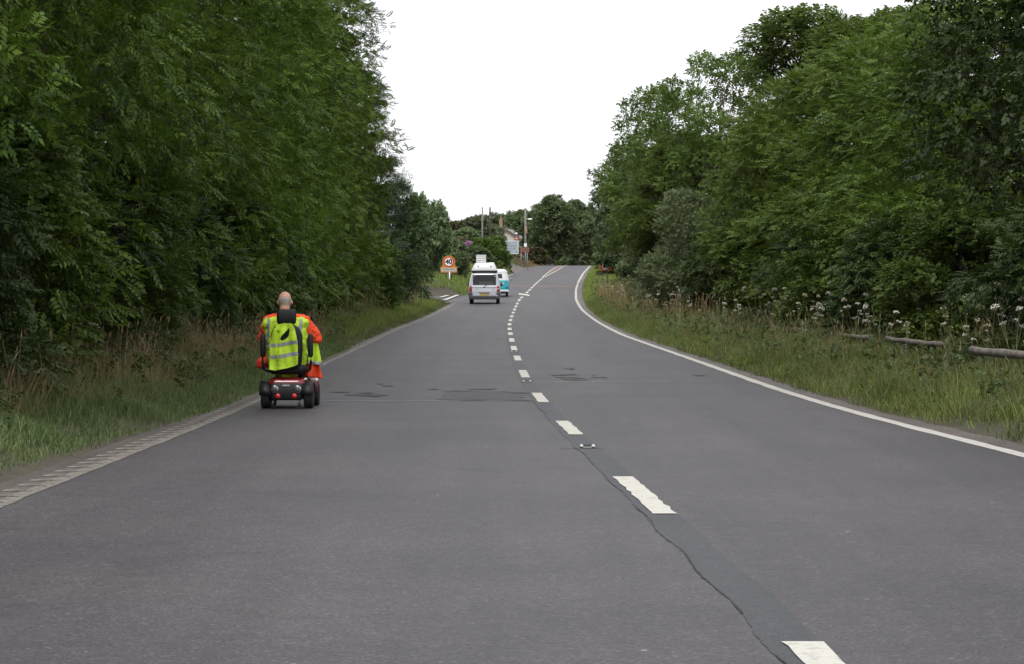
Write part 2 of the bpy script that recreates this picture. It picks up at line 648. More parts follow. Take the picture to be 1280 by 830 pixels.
road = strip('road', 'asphalt', lambda d: XL(d) - 0.02, lambda d: XR(d) + 0.02, DS, 0.0, kind='structure', nx=4)
strip('shoulder', 'asphalt_edge', lambda d: XL(d) - 0.12 - gap_left(d) + eL(d), lambda d: XL(d) - 0.02, DS, -0.003, road)
strip('shoulder', 'asphalt_edge', lambda d: XR(d) + 0.02, lambda d: XR(d) + 0.1 + gap_right(d) + eR(d), DS, -0.003, road)

# side road to the left between d 153 and 174, and a second one near the crest
mb = MB()
sv = []
for (xo, ya, yb, dz) in ((0.3, 151.5, 176, 0.004), (-1.5, 154, 173, .004), (-4, 156.5, 169.5, 0.03), (-8, 158.5, 168, 0.12), (-16, 161, 170, .3), (-30, 166, 175, .6)):
    for y in (ya, yb):
        x = XL(y) + xo
        sv.append((x, y, zr(y) + max(0.004, bank_left(max(0, -xo), 163) + 0.03 if xo < -2 else 0.004)))
mb.add(sv, [(2 * i, 2 * i + 1, 2 * i + 3, 2 * i + 2) for i in range(5)])
side = mb.build('side_road', 'asphalt')
side['kind'] = 'structure'
mb = MB()
sv = []
for (xo, ya, yb) in ((0.3, 270, 310), (-1.5, 291, 304), (-5, 296, 304), (-12, 300, 306)):
    for y in (ya, yb):
        sv.append((XL(y) + xo, y, zr(y) + 0.01 + (bank_left(-xo, 290) + 0.05 if xo < 0 else 0)))
mb.add(sv, [(2 * i, 2 * i + 1, 2 * i + 3, 2 * i + 2) for i in range(3)])
side2 = mb.build('side_road', 'asphalt_edge')
side2['kind'] = 'structure'


# ------------------------------------------------------------------ markings
def rng_ds(a, b, st):
    n = max(2, int((b - a) / st) + 1)
    return list(np.linspace(a, b, n))


wob = edge_noise(11, 0.012, 9.0)
wob2 = edge_noise(12, 0.012, 8.0)
sealL, sealR = edge_noise(13, 0.024, 2.3), edge_noise(14, 0.026, 2.1)
strip('tar_seal', 'tar_seal', lambda d: XC(d) - 0.135 + sealL(d), lambda d: XC(d) + 0.085 + sealR(d), rng_ds(4, 96, 0.12), 0.003, road, 0.008, 3)
for k, (a, b, off) in enumerate(((5, 9, -.135), (10.2, 15.8, -.135), (16.2, 18.9, -.13), (20, 22, -.13), (28.5, 33, -.13))):
    g = (lambda d, h=edge_noise(40 + k, 0.006, 3): sealL(d) + h(d))
    strip('crack', 'crack', lambda d, g=g, off=off: XC(d) + off + g(d), lambda d, g=g, off=off: XC(d) + off + g(d) + 0.006, rng_ds(a, b, 0.15), 0.0045, road, 0.006, 50 + k)

strip('edge_line', 'edge_paint_dim', lambda d: XL(d) - 0.24 + wob2(d), lambda d: XL(d) - 0.1 + wob(d), rng_ds(4, 90, 0.4), 0.002, road, 0.012)
edge_l = strip('edge_line', 'edge_paint', lambda d: XL(d) - 0.1 + wob(d), lambda d: XL(d) + 0.04 + wob2(d), rng_ds(4, 153, 0.5), 0.004, road, 0.004)
for (a, b) in ((258, 284), (300, 345)):
    strip('edge_line', 'edge_paint_right', lambda d: XL(d) - 0.06, lambda d: XL(d) + 0.12, rng_ds(a, b, 1), 0.006, road)
strip('edge_line', 'edge_paint_right', lambda d: XR(d) - 0.08 + wob(d), lambda d: XR(d) + 0.08 + wob2(d), rng_ds(4, 216, 0.5), 0.004, road, 0.004)
strip('edge_line', 'edge_paint_right', lambda d: XR(d) - 0.1, lambda d: XR(d) + 0.1, rng_ds(219, 420, 1), 0.006, road)

# raised ribs of the left line, one every half metre
rib_me = None
for i in range(95):
    d = 12 + i * 0.5
    if rib_me is None:
        mb = MB()
        mb.box((0, 0, 0), (0.22, 0.045, 0.008), taper=0.8)
        rib_me = mb.mesh('rib', ['edge_paint'])
    o = link(bpy.data.objects.new('rib', rib_me), edge_l)
    o.location = (XL(d) - 0.13 + wob(d), d, zr(d) + 0.011)
    o.scale = (1.0 if d < 36 else 0.7, 1, 1)

dash_far = [805, 597, 527, 491.6, 463, 445, 432.8, 423, 415.7, 409.8, 404.2, 399, 394.3, 390, 386, 382, 378.5, 374, 370.8]
dash_near = [850, 643, 544, 503.2, 472.2, 451, 438, 427.6, 419, 412.8, 407, 401.6, 396.8, 392, 388, 384.4, 380.6, 376.5, 373]
for k in range(19):
    b, a = d_of(dash_far[k]), d_of(dash_near[k])
    if k == 0:
        a = b - 2.9
    g, h = edge_noise(60 + k, 0.008, 14), edge_noise(90 + k, 0.008, 13)
    rr = random.Random(k)
    ds = [a + rr.uniform(-.03, .03)] + rng_ds(a + 0.1, b - 0.1, 0.2) + [b + rr.uniform(-.04, .04)]
    strip('centre_dash', 'road_paint', lambda d, g=g: XC(d) - 0.075 + g(d), lambda d, h=h: XC(d) + 0.075 + h(d), ds, 0.008, road, 0.009, k)
for k in range(8):
    a = 181 + k * 9.0
    strip('centre_dash', 'road_paint', lambda d: XC(d) - 0.09, lambda d: XC(d) + 0.09, rng_ds(a, a + 6.0, 1), 0.008, road)
island = strip('painted_island', 'red_paint', lambda d: XC(d) - np.interp(d, [250, 300, 352], [.03, .32, .3]), lambda d: XC(d) + np.interp(d, [250, 300, 352], [.03, .32, .3]), rng_ds(250, 352, 2), 0.007, road)
for sgn in (-1, 1):
    for k in range(12):
        a = 252 + k * 8.2
        strip('island_dash', 'road_paint', lambda d: XC(d) + sgn * np.interp(d, [250, 300, 352], [.1, .42, .4]) - 0.08,
              lambda d: XC(d) + sgn * np.interp(d, [250, 300, 352], [.1, .42, .4]) + 0.08, rng_ds(a, a + 6.2, 1), 0.012, road)
strip('red_band', 'red_paint', lambda d: XL(d) + 0.3, lambda d: XC(d) - 0.2, rng_ds(205, 209.5, 1.5), 0.004, road)
strip('red_band', 'red_paint', lambda d: XC(d) + 0.2, lambda d: XR(d) - 0.15, rng_ds(204.5, 209, 1.5), 0.004, road)
mb = MB()
for (p, q, w) in (((648.3, 367.3), (662, 369.2), 2.2),):
    d0, d1 = d_of(p[1]), d_of(q[1])
    mb.add([(XW(p[0], d0), d0 - w, zr(d0 - w) + .006), (XW(q[0], d1), d1 - w, zr(d1 - w) + .006), (XW(q[0], d1), d1 + w, zr(d1 + w) + .006), (XW(p[0], d0), d0 + w, zr(d0 + w) + .006)], [(0, 1, 2, 3)])
mb.build('cross_mark', 'road_paint', road)
for (p, q) in (((551, 372.6), (561.5, 369.7)), ((555.7, 376.2), (572.5, 369.7))):
    d0, d1 = d_of(p[1]), d_of(q[1])
    mb = MB()
    pts = []
    for (x, y), dd in ((p, d0), (q, d1)):
        X = XW(x, dd)
        pts += [(X - 0.14, dd, zr(dd) + 0.07), (X + 0.14, dd, zr(dd) + 0.07)]
    mb.add(pts, [(0, 1, 3, 2)])
    mb.build('give_way_line', 'road_paint', side)

# reflecting studs in the centre line
simple('stud_white', (0.4, 0.4, 0.39), 0.4)
simple('rubber', (0.018, 0.018, 0.02), 0.7, bump=0.2)
simple('bumper_metal', (0.12, 0.12, 0.12), 0.5, metal=.5)
simple('stud_lens', (0.6, 0.65, 0.68), 0.1)
for y in (560, 478, 440.2):
    d = d_of(y)
    m = MB()
    m.box((0, 0, 0.008), (0.15, 0.13, 0.016), taper=0.85)
    st = m.build('road_stud', 'bumper_metal', road, bevel=0.004)
    st.location = (XC(d) - 0.03, d, zr(d) + 0.004)
    for q in (-1, 1):
        m = MB()
        m.box((q * .055, -.01, 0.022), (0.03, 0.12, 0.016), taper=0.7)
        m.build('stud_shoulder', 'stud_white', st)
    m = MB()
    m.box((0, -0.012, 0.022), (0.07, 0.09, 0.016), taper=0.8)
    m.build('stud_insert', 'rubber', st)
if True:
    d = d_of(561)
    strip('crack', 'crack', lambda q: XC(d) - 0.3, lambda q: XC(d) + 0.12, [d - 0.015, d + 0.02], 0.0048, road)


# repairs and cracks in the near surface
def blob_poly(name, mat, pts, dz, n=6, jit=0.03, seed=0):
    rng = random.Random(seed)
    out = []
    for i, (x, y) in enumerate(pts):
        d = d_of(y)
        x2, y2 = pts[(i + 1) % len(pts)]
        d2 = d_of(y2)
        for k in range(n):
            t = k / n
            dd = d + (d2 - d) * t
            out.append((XW(x, d) * (1 - t) + XW(x2, d2) * t + rng.uniform(-jit, jit), dd + rng.uniform(-jit, jit) * 2))
    mb = MB()
    mb.add([(X, d, zr(d) + dz) for X, d in out], [tuple(range(len(out)))])
    return mb.build(name, mat, road)


blob_poly('asphalt_patch', 'asphalt_patch', [(549, 500), (655, 500.2), (652, 493), (640, 490), (600, 489.2), (556, 488.6)], 0.0035, seed=1, jit=0.07)
for k, pts in enumerate([
        [(553, 500.6), (590, 500.2), (655, 500.8), (668, 501.4), (620, 501.2)],
        [(556, 489.2), (568, 488.6), (600, 489.2), (580, 490)],
        [(583, 487), (622, 486.3), (612, 487.6)], [(622, 489), (656, 491.6), (640, 491.6)], [(640, 490.8), (668, 491.4), (660, 492.4)],
        [(408, 491), (440, 489.6), (436, 491.4)], [(428, 494), (462, 493), (488, 494), (470, 496.4), (450, 495.2)], [(477, 482.4), (492, 482), (488, 483.6)],
        [(404, 481.4), (411, 481), (409, 482)], [(440, 492), (470, 490.6), (462, 492)], [(528, 486.4), (550, 486), (545, 487.6)], [(468, 480.2), (480, 479.8), (476, 481)],
        [(688, 469.4), (716, 467.6), (724, 468.6), (704, 470.2)], [(694, 471.4), (730, 472.6), (732, 473.4), (704, 473.2)], [(736, 472.2), (756, 471.4), (758, 472.6), (742, 473)],
        [(702, 461), (718, 460), (716, 462.6)], [(697, 475), (716, 474.4), (740, 475), (720, 475.6)], [(738, 469.6), (746, 469), (744, 470.4)], [(866, 469), (882, 469.8), (872, 470.4)],
        [(620, 423.6), (624, 423), (622.4, 424.4)]]):
    blob_poly('crack', 'crack', pts, 0.0052, 4, 0.035, 100 + k)
blob_poly('surface_seam', 'seam_dust', [(402, 501.6), (552, 501.8), (655, 502), (655, 501.3), (552, 501.1), (402, 501)], 0.0036, 8, 0.015, 9)
blob_poly('surface_seam', 'seam_dust', [(672, 477.6), (760, 477.8), (905, 477.2), (905, 476.8), (760, 477.2), (672, 477)], 0.0036, 8, 0.012, 8)

# ------------------------------------------------------------------ vegetation generators
RNG = np.random.default_rng(7)


def norm(a):
    return a / np.maximum(np.linalg.norm(a, axis=1, keepdims=True), 1e-6)


def spray_template(kind, s):
    """leaflets in spray space: along +x, upper side +z.  returns (L,4,3) quads"""
    qs = []
    if kind == 'ash':
        L, ll, lw = 0.25 * s, 0.1 * s, 0.045 * s
        spots = [(0.22, 1), (0.22, -1), (0.44, 1), (0.44, -1), (0.66, 1), (0.66, -1), (0.86, 1), (0.86, -1), (1.0, 0)]
        for t, sd in spots:
            a = math.radians(52) * sd
            base = np.array([L * t, 0, -0.25 * L * t * t])
            di = np.array([math.cos(a), math.sin(a), -0.22])
            pe = np.array([-math.sin(a), math.cos(a), 0.0])
            w = lw * (1 if sd else 1.2)
            qs.append([base, base + di * ll * .45 + pe * w / 2 + [0, 0, .006], base + di * ll + [0, 0, -.012], base + di * ll * .45 - pe * w / 2 + [0, 0, .006]])
    elif kind == 'broad':
        ll, lw = 0.11 * s, 0.085 * s
        for k, (t, a, z) in enumerate(((0.0, 70, 0), (0.04, -65, .01), (0.1, 40, .0), (0.12, -42, .02), (0.17, 12, .01), (0.19, -14, -.01))):
            a = math.radians(a)
            base = np.array([t * s, 0, z * s])
            di = np.array([math.cos(a), math.sin(a), -0.25])
            pe = np.array([-math.sin(a), math.cos(a), 0.0])
            qs.append([base, base + di * ll * .5 + pe * lw / 2 + [0, 0, .012 * s], base + di * ll, base + di * ll * .5 - pe * lw / 2 + [0, 0, .012 * s]])
    elif kind == 'narrow':
        ll, lw = 0.11 * s, 0.024 * s
        for k in range(9):
            t = k / 8 * 0.26 * s
            a = math.radians(38 * (1 if k % 2 else -1)) if k < 8 else 0
            base = np.array([t, 0, -0.1 * t])
            di = np.array([math.cos(a), math.sin(a), 0.12 - .3 * (k % 3) / 2])
            pe = np.array([-math.sin(a), math.cos(a), 0.0])
            qs.append([base, base + di * ll * .5 + pe * lw / 2, base + di * ll, base + di * ll * .5 - pe * lw / 2])
    elif kind == 'coarse':
        ll, lw = 0.3 * s, 0.19 * s
        for k, (t, a, z) in enumerate(((0.0, 75, 0), (0.06, -60, .03), (0.16, 25, .0), (0.2, -22, .04))):
            a = math.radians(a)
            base = np.array([t * s, 0, z * s])
            di = np.array([math.cos(a), math.sin(a), -0.2])
            pe = np.array([-math.sin(a), math.cos(a), 0.0])
            qs.append([base, base + di * ll * .5 + pe * lw / 2, base + di * ll, base + di * ll * .5 - pe * lw / 2])
    return np.array(qs, dtype=np.float64)


def place_sprays(tmpl, P, A, Nn, S):
    A = norm(A)
    B = norm(np.cross(Nn, A))
    C = np.cross(A, B)
    M = np.stack([A, B, C], axis=1)                        # rows = axes
    k = tmpl.shape[0]
    out = np.einsum('qvi,nij->nqvj', tmpl, M) * S[:, None, None, None] + P[:, None, None, :]
    V = out.reshape(-1, 3)
    Q = np.arange(len(V)).reshape(-1, 4)
    return V, Q


def crown_mesh(name, seed, H, R, z0, prof, n_lump, n_spray, kind, s, mat, lump=(0.24, 0.4), fill=0.18, droop=0.4, spread=1.0, cull=0.85, flat=0.66):
    """leaf-sized faces spread over the lumps of an uneven crown; returns mesh and lump centres"""
    r = np.random.default_rng(seed)
    cs, rs = [], []
    for _ in range(n_lump):
        t = r.uniform(0, 1) ** 0.9
        a = r.uniform(0, 2 * PI)
        rad = R * float(np.interp(t, prof[0], prof[1])) * spread * r.uniform(0.5, 0.84) * (1 + 0.12 * math.sin(3 * a + seed) + 0.1 * math.sin(7 * t * 3 + seed))
        cs.append((rad * math.cos(a), rad * math.sin(a), z0 + t * (H - z0)))
        rs.append(min(R, 3.2) * r.uniform(*lump))
    cs, rs = np.array(cs), np.array(rs)
    w = rs ** 2
    idx = r.choice(n_lump, n_spray, p=w / w.sum())
    dirv = norm(r.normal(size=(n_spray, 3)) + np.array([0, 0, 0.6]))
    rad = rs[idx] * np.where(r.random(n_spray) < fill, r.uniform(0.2, 0.8, n_spray), r.uniform(0.82, 1.12, n_spray))
    P = cs[idx] + dirv * rad[:, None] * np.array([1, 1, flat])
    keep = np.ones(n_spray, bool)
    for i in range(n_lump):
        dist = np.linalg.norm((P - cs[i]) / np.array([1, 1, flat]), axis=1)
        inside = (dist < rs[i] * 0.72) & (idx != i)
        keep &= ~(inside & (r.random(n_spray) < cull))
    keep &= P[:, 2] > max(0.05, z0 - 0.4)
    P, dirv = P[keep], dirv[keep]
    n = len(P)
    axis_out = P - np.stack([np.zeros(n), np.zeros(n), P[:, 2] * 0.8], axis=1)
    A = norm(dirv * np.array([1, 1, .5]) * 0.8 + norm(axis_out) * 0.4 + r.normal(size=(n, 3)) * 0.6 + np.array([0, 0, -droop * .6]))
    Nn = norm(np.array([0, 0, 1.0]) + dirv * 0.45 + r.normal(size=(n, 3)) * 0.4)
    V, Q = place_sprays(spray_template(kind, s), P, A, Nn, r.uniform(0.75, 1.25, n))
    V = V + r.normal(size=V.shape) * 0.003 * s
    return np_mesh(name, V, Q, mat), cs, rs


def trunk_mesh(name, seed, H, r0, cs, rs, frac=0.9, limb_from=0.12, sides=7, lean=0.04):
    rng = random.Random(seed)
    mb = MB()
    pts, rad = [], []
    ax = []
    for i in range(9):
        t = i / 8
        p = Vector((math.sin(t * 3 + seed) * lean * H * .5, math.cos(t * 2.3 + seed) * lean * H * .5 - lean * H * .5 * math.cos(seed), t * H * frac - 0.2))
        if i == 0:
            p.x = p.y = 0
        pts.append(p)
        rad.append(r0 * (1 - t) ** 0.8 + 0.012 + (r0 * 0.35 if i == 0 else 0))
    mb.tube(pts, rad, sides)
    for c, q in zip(cs, rs):
        c = Vector(c)
        tz = max(limb_from * H, c.z - (abs(c.x) + abs(c.y)) * rng.uniform(0.5, 0.9)) / (H * frac)
        tz = min(0.97, max(0.02, tz))
        i = min(7, int(tz * 8))
        f = tz * 8 - i
        st = pts[i].lerp(pts[i + 1], f)
        rr = (rad[i] * (1 - f) + rad[i + 1] * f) * 0.5
        mid = st.lerp(c, 0.5) + Vector((rng.uniform(-.15, .15), rng.uniform(-.15, .15), rng.uniform(0, .3)))
        mb.tube([st, mid, c], [max(0.012, min(rr, 0.06)), max(0.01, rr * .35 if rr * .35 < .04 else .04), 0.006], 4, cap=False)
        for _ in range(2):
            e = c + Vector((rng.gauss(0, 1), rng.gauss(0, 1), rng.gauss(0.3, 1))).normalized() * q * 0.95
            mb.tube([c, e], [0.009, 0.003], 3, cap=False)
    return mb.mesh(name, ['bark'], smooth=True)


PROF = {
    'wall': ([0, .06, .3, .6, .85, 1], [.78, .95, 1.0, .92, .68, .28]),
    'round': ([0, .2, .5, .8, 1], [.5, .95, 1.0, .72, .2]),
    'bush': ([0, .25, .6, .9, 1], [.95, 1.0, .82, .5, .2]),
    'tall': ([0, .2, .5, .75, 1], [.6, .85, 1, .8, .4]),
    'open': ([0, .2, .45, .75, 1], [.5, .85, 1.0, .85, .55]),
    'lolli': ([0, .2, .45, .75, 1], [.55, .9, 1.0, .8, .3]),
}
TREES = {}


def kind_of(key, seed, H, R, z0, prof, nl, ns, leaf, s, mat, r0, **kw):
    me, cs, rs = crown_mesh(key + '_crown', seed, H, R, z0, PROF[prof], nl, ns, leaf, s, mat, **kw)
    tm = trunk_mesh(key + '_trunk', seed, H, r0, cs, rs, limb_from=0.05 if prof in ('wall', 'bush') else 0.15)
    TREES[key] = (tm, me, H, R)


kind_of('ash_one', 3, 13.5, 3.3, 0.5, 'wall', 110, 19500, 'ash', 1.0, 'ash_leaf', 0.2)
kind_of('ash_two', 8, 13.0, 3.3, 0.5, 'wall', 110, 19500, 'ash', 1.0, 'ash_leaf', 0.2)
kind_of('ash_yellow', 21, 9.0, 3.2, 0.3, 'wall', 66, 14500, 'ash', 1.0, 'ash_leaf_yellow', 0.16)
kind_of('dark_broad', 31, 11.0, 3.4, 0.3, 'wall', 78, 21000, 'broad', 0.85, 'dark_leaf', 0.2)
kind_of('dark_round', 36, 9.0, 2.8, 0.4, 'round', 62, 11000, 'broad', 1.0, 'dark_leaf', 0.18)
kind_of('broad_tall', 41, 11.0, 2.9, 1.8, 'tall', 60, 16000, 'broad', 0.95, 'bright_leaf', 0.17, lump=(0.17, 0.33), spread=1.1)
kind_of('hazel_bush', 51, 3.2, 1.7, 0.1, 'bush', 34, 7000, 'broad', 0.72, 'broad_leaf', 0.05)
kind_of('dark_bush', 55, 2.6, 1.6, 0.1, 'bush', 30, 4600, 'ash', 0.8, 'dark_leaf', 0.05)
kind_of('willow_bush', 61, 4.4, 2.1, 0.1, 'bush', 46, 12500, 'broad', 0.62, 'willow_leaf', 0.06, droop=0.0)
kind_of('open_tree', 71, 11.0, 3.1, 3.8, 'open', 64, 5600, 'broad', 1.15, 'bright_leaf', 0.16, lump=(0.13, 0.26), spread=1.25, flat=.8)
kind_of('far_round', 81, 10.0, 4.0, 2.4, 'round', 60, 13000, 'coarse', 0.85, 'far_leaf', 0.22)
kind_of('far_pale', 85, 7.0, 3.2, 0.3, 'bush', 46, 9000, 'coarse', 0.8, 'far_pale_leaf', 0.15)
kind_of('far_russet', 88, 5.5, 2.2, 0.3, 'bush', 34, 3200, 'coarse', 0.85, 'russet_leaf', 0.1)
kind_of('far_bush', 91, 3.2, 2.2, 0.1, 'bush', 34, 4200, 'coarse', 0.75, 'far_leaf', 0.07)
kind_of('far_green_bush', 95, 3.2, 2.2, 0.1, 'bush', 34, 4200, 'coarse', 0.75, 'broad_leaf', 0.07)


def tree(name, key, x, y, label, cat='tree', group=None, h=None, r=None, rz=None, z=None):
    tm, cm, H, R = TREES[key]
    e = empty(name, (x, y, ground_z(x, min(y, 680)) - 0.05 if z is None else z), random.Random(x * 7 + y).uniform(0, 6.28) if rz is None else rz, label, cat, group)
    sz = (h / H) if h else 1.0
    sx = (r / R) if r else sz
    e.scale = (sx, sx, sz)
    link(bpy.data.objects.new('trunk' if cat == 'tree' else 'stem', tm), e)
    link(bpy.data.objects.new('crown' if cat == 'tree' else 'foliage', cm), e)
    return e


# --- left wall of trees
ORD = ['first', 'second', 'third', 'fourth', 'fifth', 'sixth', 'seventh', 'eighth', 'ninth', 'tenth', 'eleventh', 'twelfth', 'thirteenth', 'fourteenth']
LT = [(24, -8.2), (29, -8.4), (34.5, -8.5), (40.5, -8.6), (47, -8.6), (54, -8.7), (62, -8.8), (71, -8.8), (81, -8.8), (92, -8.7), (103, -8.7)]
for i, (d, x) in enumerate(LT):
    tree('ash_tree', 'ash_one' if i % 2 == 0 else 'ash_two', x, d,
         f'{ORD[i]} tall feathery leaved tree from the left photo edge in the green roadside wall', group='tall trees in the left roadside wall',
         h=14.2 + (i * 37 % 5) * 0.35, r=3.35 + (i * 13 % 4) * 0.1)
LB = [(22, -6.5, 'hazel_bush'), (25, -6.5, 'dark_bush'), (29.5, -6.6, 'hazel_bush'), (35, -6.8, 'dark_bush'), (41, -6.9, 'hazel_bush'), (48, -6.9, 'dark_bush'), (56, -6.9, 'hazel_bush'),
      (65, -7.0, 'dark_bush'), (75, -7.2, 'hazel_bush'), (86, -7.6, 'dark_bush'), (98, -8.0, 'hazel_bush')]
for i, (d, x, k) in enumerate(LB):
    tree('hedge_shrub', k, x, d, f'{ORD[i]} low {"dark" if k == "dark_bush" else "green"} shrub from the left photo edge under the leafy tree wall', 'shrub', 'shrubs at the foot of the left tree wall')


# spiky larch-like tree
def conifer_mesh(seed, H, R):
    r = np.random.default_rng(seed)
    P, A, Nn, S = [], [], [], []
    mb = MB()
    mb.tube([(0, 0, -.2), (0.05, 0, H * .5), (0, 0, H)], [0.2, 0.12, 0.015], 7)
    for i in range(120):
        z = r.uniform(0.04, 0.98) * H
        a = r.uniform(0, 2 * PI)
        L = R * (1 - z / H) ** 0.75 * r.uniform(0.6, 1.15) + 0.3
        d = np.array([math.cos(a), math.sin(a), 0.0])
        e = np.array([0, 0, z])
        m = e + d * L * .55 + [0, 0, -.12 * L]
        t = e + d * L + [0, 0, .05 * L]
        mb.tube([e, m, t], [0.03, 0.015, 0.004], 4, cap=False)
        n = int(36 * L) + 14
        for q in r.uniform(0.12, 1.0, n):
            p = e * (1 - q) + t * q + np.array([0, 0, -.2 * L * q * (1 - q) * 2])
            P.append(p)
            A.append(d * 0.5 + r.normal(size=3) * 0.55 + [0, 0, -.35])
            Nn.append(r.normal(size=3) * .5 + [0, 0, 1])
            S.append(r.uniform(0.7, 1.2))
    V, Q = place_sprays(spray_template('narrow', 1.35), np.array(P), np.array(A), norm(np.array(Nn)), np.array(S))
    return mb.mesh('conifer_trunk', ['bark'], True), np_mesh('conifer_crown', V, Q, 'needle')


tm, cm = conifer_mesh(4, 13.0, 2.6)
TREES['conifer'] = (tm, cm, 13.0, 2.6)
tree('larch_tree', 'conifer', -7.6, 124, 'spiky dark conifer with drooping branch tips standing out against the white sky on the left', h=12.4, r=3.0)
tree('ash_tree', 'ash_two', -9.5, 113, 'tall leafy tree just in front of the spiky conifer ending the left wall', h=12.6, r=2.9)
tree('oak_tree', 'dark_round', -7.2, 148, 'rounded dark tree past the conifer, stepping down at the end of the left wall', h=7.0, r=2.2)
tree('oak_tree', 'dark_round', -9.4, 137, 'bulky dark tree between the spiky conifer and the rounded dark tree', h=8.0, r=2.4)
tree('elder_tree', 'far_bush', XW(540, 190), 190, 'low green tree behind the speed limit sign, right of the rounded dark tree', h=5.0, r=1.6)
tree('elder_tree', 'far_bush', XW(516, 205), 205, 'dull green tree to the left of the left speed limit sign', h=5.6, r=2.0)
tree('hedge_shrub', 'dark_bush', XW(486, 128), 128, 'dark shrub above the flowering verge before the side road', 'shrub', h=2.8, r=1.8)
tree('hedge_shrub', 'hazel_bush', XW(462, 112), 112, 'green shrub at the far end of the left tree wall', 'shrub', h=3.0, r=1.8)
tree('hedge_shrub', 'dark_bush', XW(508, 146), 146, 'dark low shrub left of the speed limit sign by the bright grass', 'shrub', h=2.6, r=1.7)

# --- right side
RT = [
    ('holm_oak', 'dark_broad', 9.9, 35, 'nearest dark tree filling the right edge of the photo', 11.5, 3.3),
    ('holm_oak', 'dark_broad', 10.6, 43, 'dark tree just left of the nearest one at the right photo edge', 11.6, 3.2),
    ('ash_tree', 'ash_yellow', 10.2, 52, 'yellowish green tree left of the dark trees at the right edge', 6.8, 3.4),
    ('ash_tree', 'ash_yellow', 9.9, 61, 'widest yellow green feathery tree in the middle of the right tree wall', 6.9, 3.7),
    ('ash_tree', 'ash_one', 12.4, 68, 'green feathery tree behind the widest yellow green tree on the right', 8.4, 3.4),
    ('sycamore_tree', 'broad_tall', 11.6, 92, 'tallest rounded tree against the sky on the right with small gaps in its crown', 11.0, 3.7),
    ('sycamore_tree', 'broad_tall', 13.2, 86, 'second tall rounded crown right of the tallest tree against the sky', 10.2, 3.4),
    ('ash_tree', 'ash_yellow', 9.6, 76, 'light green tree standing left of the widest yellow green tree', 7.4, 3.2),
    ('ash_tree', 'ash_yellow', 9.9, 89, 'small yellowish tree above the grey green willow shrub', 7.2, 2.7),
    ('open_tree', 'open_tree', 9.6, 113, 'tall thin leaved tree on the right with sky showing through its twigs', 11.4, 3.0),
    ('open_tree', 'open_tree', 8.2, 124, 'airy tree left of the tall thin leaved one on the right', 10.9, 2.9),
    ('open_tree', 'open_tree', 7.4, 137, 'lower airy tree at the left of the sparse crowns on the right', 9.4, 2.6),
    ('oak_tree', 'broad_tall', 8.8, 118, 'leafy tree under the airy crowns behind the willow shrub', 8.2, 3.2),
    ('oak_tree', 'dark_broad', 8.9, 147, 'dark round tree overhanging the right verge before the tilted sign', 7.9, 2.7),
    ('oak_tree', 'broad_tall', 10.2, 162, 'mid green tree behind the dark round tree on the right verge', 9.6, 2.9),
    ('ash_tree', 'far_round', 9.9, 196, 'far leafy tree at the left end of the right tree wall', 9.6, 3.0),
    ('ash_tree', 'far_round', 11.0, 225, 'last tree of the right wall, overhanging the crest of the road', 9.4, 3.8),
]
for (n, k, x, d, lab, h, r) in RT:
    tree(n, k, x, d, lab, 'tree', 'trees along the right of the road', h=h, r=r)
RB = [
    ('willow_shrub', 'willow_bush', 7.3, 98, 'pale grey green willow shrub on the right above the white flowers', 4.6, 2.1),
    ('willow_shrub', 'willow_bush', 7.6, 106, 'second greyish willow shrub just left of the pale one', 4.2, 1.8),
    ('hedge_shrub', 'dark_bush', 7.9, 86, 'dark shrub right of the grey green willow shrub', 3.4, 1.9),
    ('hedge_shrub', 'hazel_bush', 8.0, 75, 'leafy green shrub under the light green tree on the right', 3.4, 1.8),
    ('hedge_shrub', 'dark_bush', 8.1, 66, 'dark shrub under the widest yellow green tree', 2.9, 1.7),
    ('hedge_shrub', 'hazel_bush', 8.1, 57, 'green shrub behind the left end of the fallen logs', 2.9, 1.7),
    ('hedge_shrub', 'dark_bush', 8.0, 49, 'dark shrub behind the middle of the fallen logs', 2.4, 1.6),
    ('hedge_shrub', 'hazel_bush', 7.9, 42, 'broad leaved shrub behind the right end of the fallen logs', 2.4, 1.6),
    ('hedge_shrub', 'dark_bush', 7.6, 34, 'dark shrub at the right photo edge behind the last log', 2.2, 1.5),
    ('hedge_shrub', 'dark_bush', 7.6, 118, 'dark shrub left of the willow shrubs at the back of the right verge', 3.2, 1.7),
    ('hedge_shrub', 'dark_bush', 8.4, 142, 'dark shrub under the dark round tree on the right verge', 3.0, 1.6),
    ('hedge_shrub', 'far_bush', 9.4, 176, 'dark shrub right of the tilted speed limit sign', 3.4, 1.7),
    ('hedge_shrub', 'far_bush', 11.2, 205, 'shrub behind the tilted speed limit sign', 4.0, 2.0),
]
for (n, k, x, d, lab, h, r) in RB:
    tree(n, k, x, d, lab, 'shrub', 'shrubs along the right of the road', h=h, r=r)

